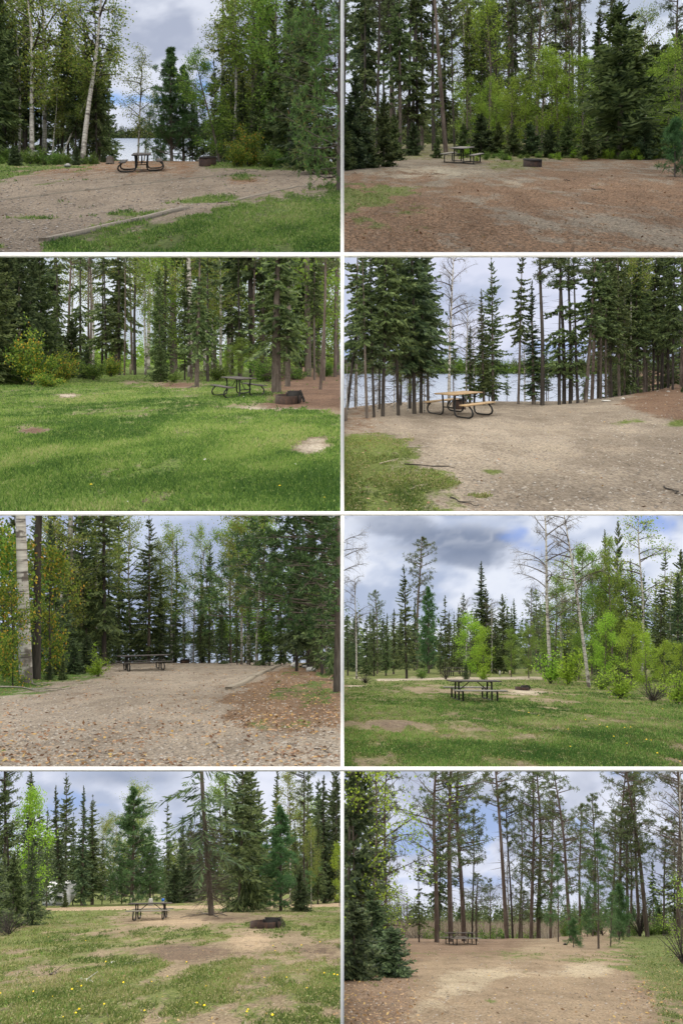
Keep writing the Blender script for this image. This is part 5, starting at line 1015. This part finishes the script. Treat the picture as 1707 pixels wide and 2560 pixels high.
# dandelions
def dandelion_protos():
    a = np.arange(10) * 2 * math.pi / 10; hd = MB(); V = np.vstack([np.stack([np.cos(a) * .021, np.sin(a) * .021, np.full(10, .058)], 1), np.stack([np.cos(a) * .012, np.sin(a) * .012, np.full(10, .069)], 1), [[0, 0, .072]]])
    hd.add(V, [[i, (i + 1) % 10, 10 + (i + 1) % 10, 10 + i] for i in range(10)] + [[10 + i, 10 + (i + 1) % 10, 10 + (i + 2) % 10, 20] for i in range(0, 10, 2)])
    st = MB(); st.tube([(0, 0, -.01), (.003, 0, .03), (0, 0, .06)], .003, 4); lf = MB(); aa = R0.uniform(0, 6.28, 7); lf.cards(np.zeros((7, 3)), unit(np.stack([np.cos(aa), np.sin(aa), np.full(7, .25)], 1)), .07, .01, nrm=np.tile([0, 0, 1.], (7, 1)))
    return hd.mesh('flower_head', [M['dandelion']]), st.mesh('stem', [M['stem']]), lf.mesh('leaves', [M['grass']])
DH, DS, DL = dandelion_protos()
def dandelions(c, spots, label, group):
    for (zu, zv) in spots:
        x, y, z = place(c, zu, zv); s_ = random.uniform(.4, .75) * (1 + y / 80)
        root = empty('dandelion', Matrix.Translation((x, y, z)) @ Matrix.Rotation(random.uniform(0, 6), 4, 'Z') @ Matrix.Diagonal((s_, s_, s_, 1))); tag(root, label, 'flower', group)
        link('flower_head', DH, root); link('stem', DS, root); link('leaves', DL, root)
dandelions(P7, [(5, 1045), (88, 1058), (242, 1058), (290, 1157), (350, 1140), (365, 1125), (332, 1030), (357, 992), (375, 1015), (525, 948), (568, 1000), (480, 1098), (665, 1125), (905, 1095), (940, 1107), (948, 1015), (1135, 1132), (1140, 1120), (1252, 1152), (1240, 972), (1215, 970), (1317, 970), (1410, 1022), (1412, 935), (1490, 952), (1535, 958), (1550, 960), (985, 948), (858, 905), (1255, 825), (1265, 845), (1385, 822), (1470, 800), (770, 968), (698, 992), (155, 1040), (488, 895), (395, 795)], 'yellow dandelion in the worn meadow grass', 'dandelions in the worn meadow')
dandelions(P6, [(1475, 910), (1220, 998), (1300, 1000), (1327, 998), (1250, 1045), (1310, 1076), (1050, 1090), (1400, 1060), (1422, 1062), (1450, 1120), (1555, 1155), (1185, 985), (905, 940), (815, 915), (1480, 850), (1510, 835), (1495, 842), (1040, 1005), (860, 925), (1120, 960)], 'yellow dandelion in the spring meadow grass', 'dandelions in the spring meadow')
dandelions(P3, [(420, 1075), (1285, 1080), (1490, 1130)], 'yellow dandelion in the green lawn', 'dandelions in the green lawn')

# smoke from the fire pit
x, y, z = place(P5, 870, 690)
m, t, out = mat('fire_smoke'); tc = N(t, 'ShaderNodeTexCoord'); nz_ = N(t, 'ShaderNodeTexNoise', Scale=1.6, Detail=3); t.links.new(tc.outputs['Object'], nz_.inputs['Vector'])
g_ = N(t, 'ShaderNodeTexGradient'); g_.gradient_type = 'SPHERICAL'; t.links.new(tc.outputs['Object'], g_.inputs[0])
dn = mth(t, 'MULTIPLY', mth(t, 'MULTIPLY', g_.outputs['Fac'], sub01(t, nz_.outputs[0], .3, .7)), .55)
pv = N(t, 'ShaderNodeVolumePrincipled'); pv.inputs['Color'].default_value = (.75, .82, .95, 1); t.links.new(dn, pv.inputs['Density']); t.links.new(pv.outputs[0], out.inputs['Volume'])
mb = MB(); mb.box((0, 0, 0), (2, 2, 2)); o = link('smoke', mb.mesh('smoke', [m])); o.location = (x + .5, y - .2, z + .9); o.scale = (1.5, 1.0, .9); tag(o, 'thin bluish smoke drifting from the far fire pit', kind='stuff')

# ---------------------------------------------------------------- white frame between the eight terraces
fr = empty('display_frame', Matrix.Translation((0, 8, 0))); tag(fr, 'white frame bars dividing the eight campsite views', 'frame')
def bar(nm, u0, u1, v0, v1, dy=0):
    k = 8 / F; m = MB(); m.box((((u0 + u1) / 2 - 853.5) * k, dy, (1280 - (v0 + v1) / 2) * k), ((u1 - u0) * k, .04, (v1 - v0) * k)); link(nm, m.mesh(nm, [M['white']]), fr)
for a, b in ((632, 642), (1278, 1289), (1918, 1927)): bar('rail', -700, 2400, a, b)
for a, b in ((-700, 632), (642, 1278), (1289, 1918), (1927, 2900)): bar('mullion', 851, 860, a, b)

# ---------------------------------------------------------------- labels for the trees
ORD = ['leftmost', 'second', 'third', 'fourth', 'fifth', 'sixth', 'seventh', 'eighth', 'ninth', 'tenth', 'eleventh', 'twelfth', 'thirteenth', 'fourteenth', 'fifteenth', 'sixteenth', 'seventeenth', 'eighteenth', 'nineteenth', 'twentieth', 'twenty-first', 'twenty-second', 'twenty-third', 'twenty-fourth', 'twenty-fifth', 'twenty-sixth', 'twenty-seventh', 'twenty-eighth', 'twenty-ninth', 'thirtieth']
SITE = {0: 'top left lakeside view', 1: 'top right clearing view', 2: 'second left lawn view', 3: 'second right sandy view', 4: 'third left gravel view', 5: 'third right meadow view', 6: 'bottom left meadow view', 7: 'bottom right marsh view'}
for ci, c in enumerate(CELLS):
    by = {}
    for (root, kind, zu, hint, group) in c.trees:
        ds, cat = KINDS[kind][3], KINDS[kind][2]
        if hint and not group:
            l_ = f'{ds} {hint}, {SITE[ci]}'
            tag(root, l_ if len(l_.split()) <= 16 else f'{cat} {hint}, {SITE[ci]}', cat)
        else:
            if group: root['group'] = f'{ds} rows in the background, {SITE[ci]}'
            by.setdefault((kind, bool(group)), []).append((zu, root))
    for (kind, back), l in by.items():
        l.sort(key=lambda q: q[0]); ds = KINDS[kind][3]
        for i, (zu, root) in enumerate(l):
            w_ = '' if len(l) == 1 else ('leftmost ' if i == 0 else ('rightmost ' if i == len(l) - 1 else ORD[min(i, len(ORD) - 1)] + ' from left '))
            tag(root, f'{w_}{"background " if back else ""}{ds}, {SITE[ci]}', KINDS[kind][2])
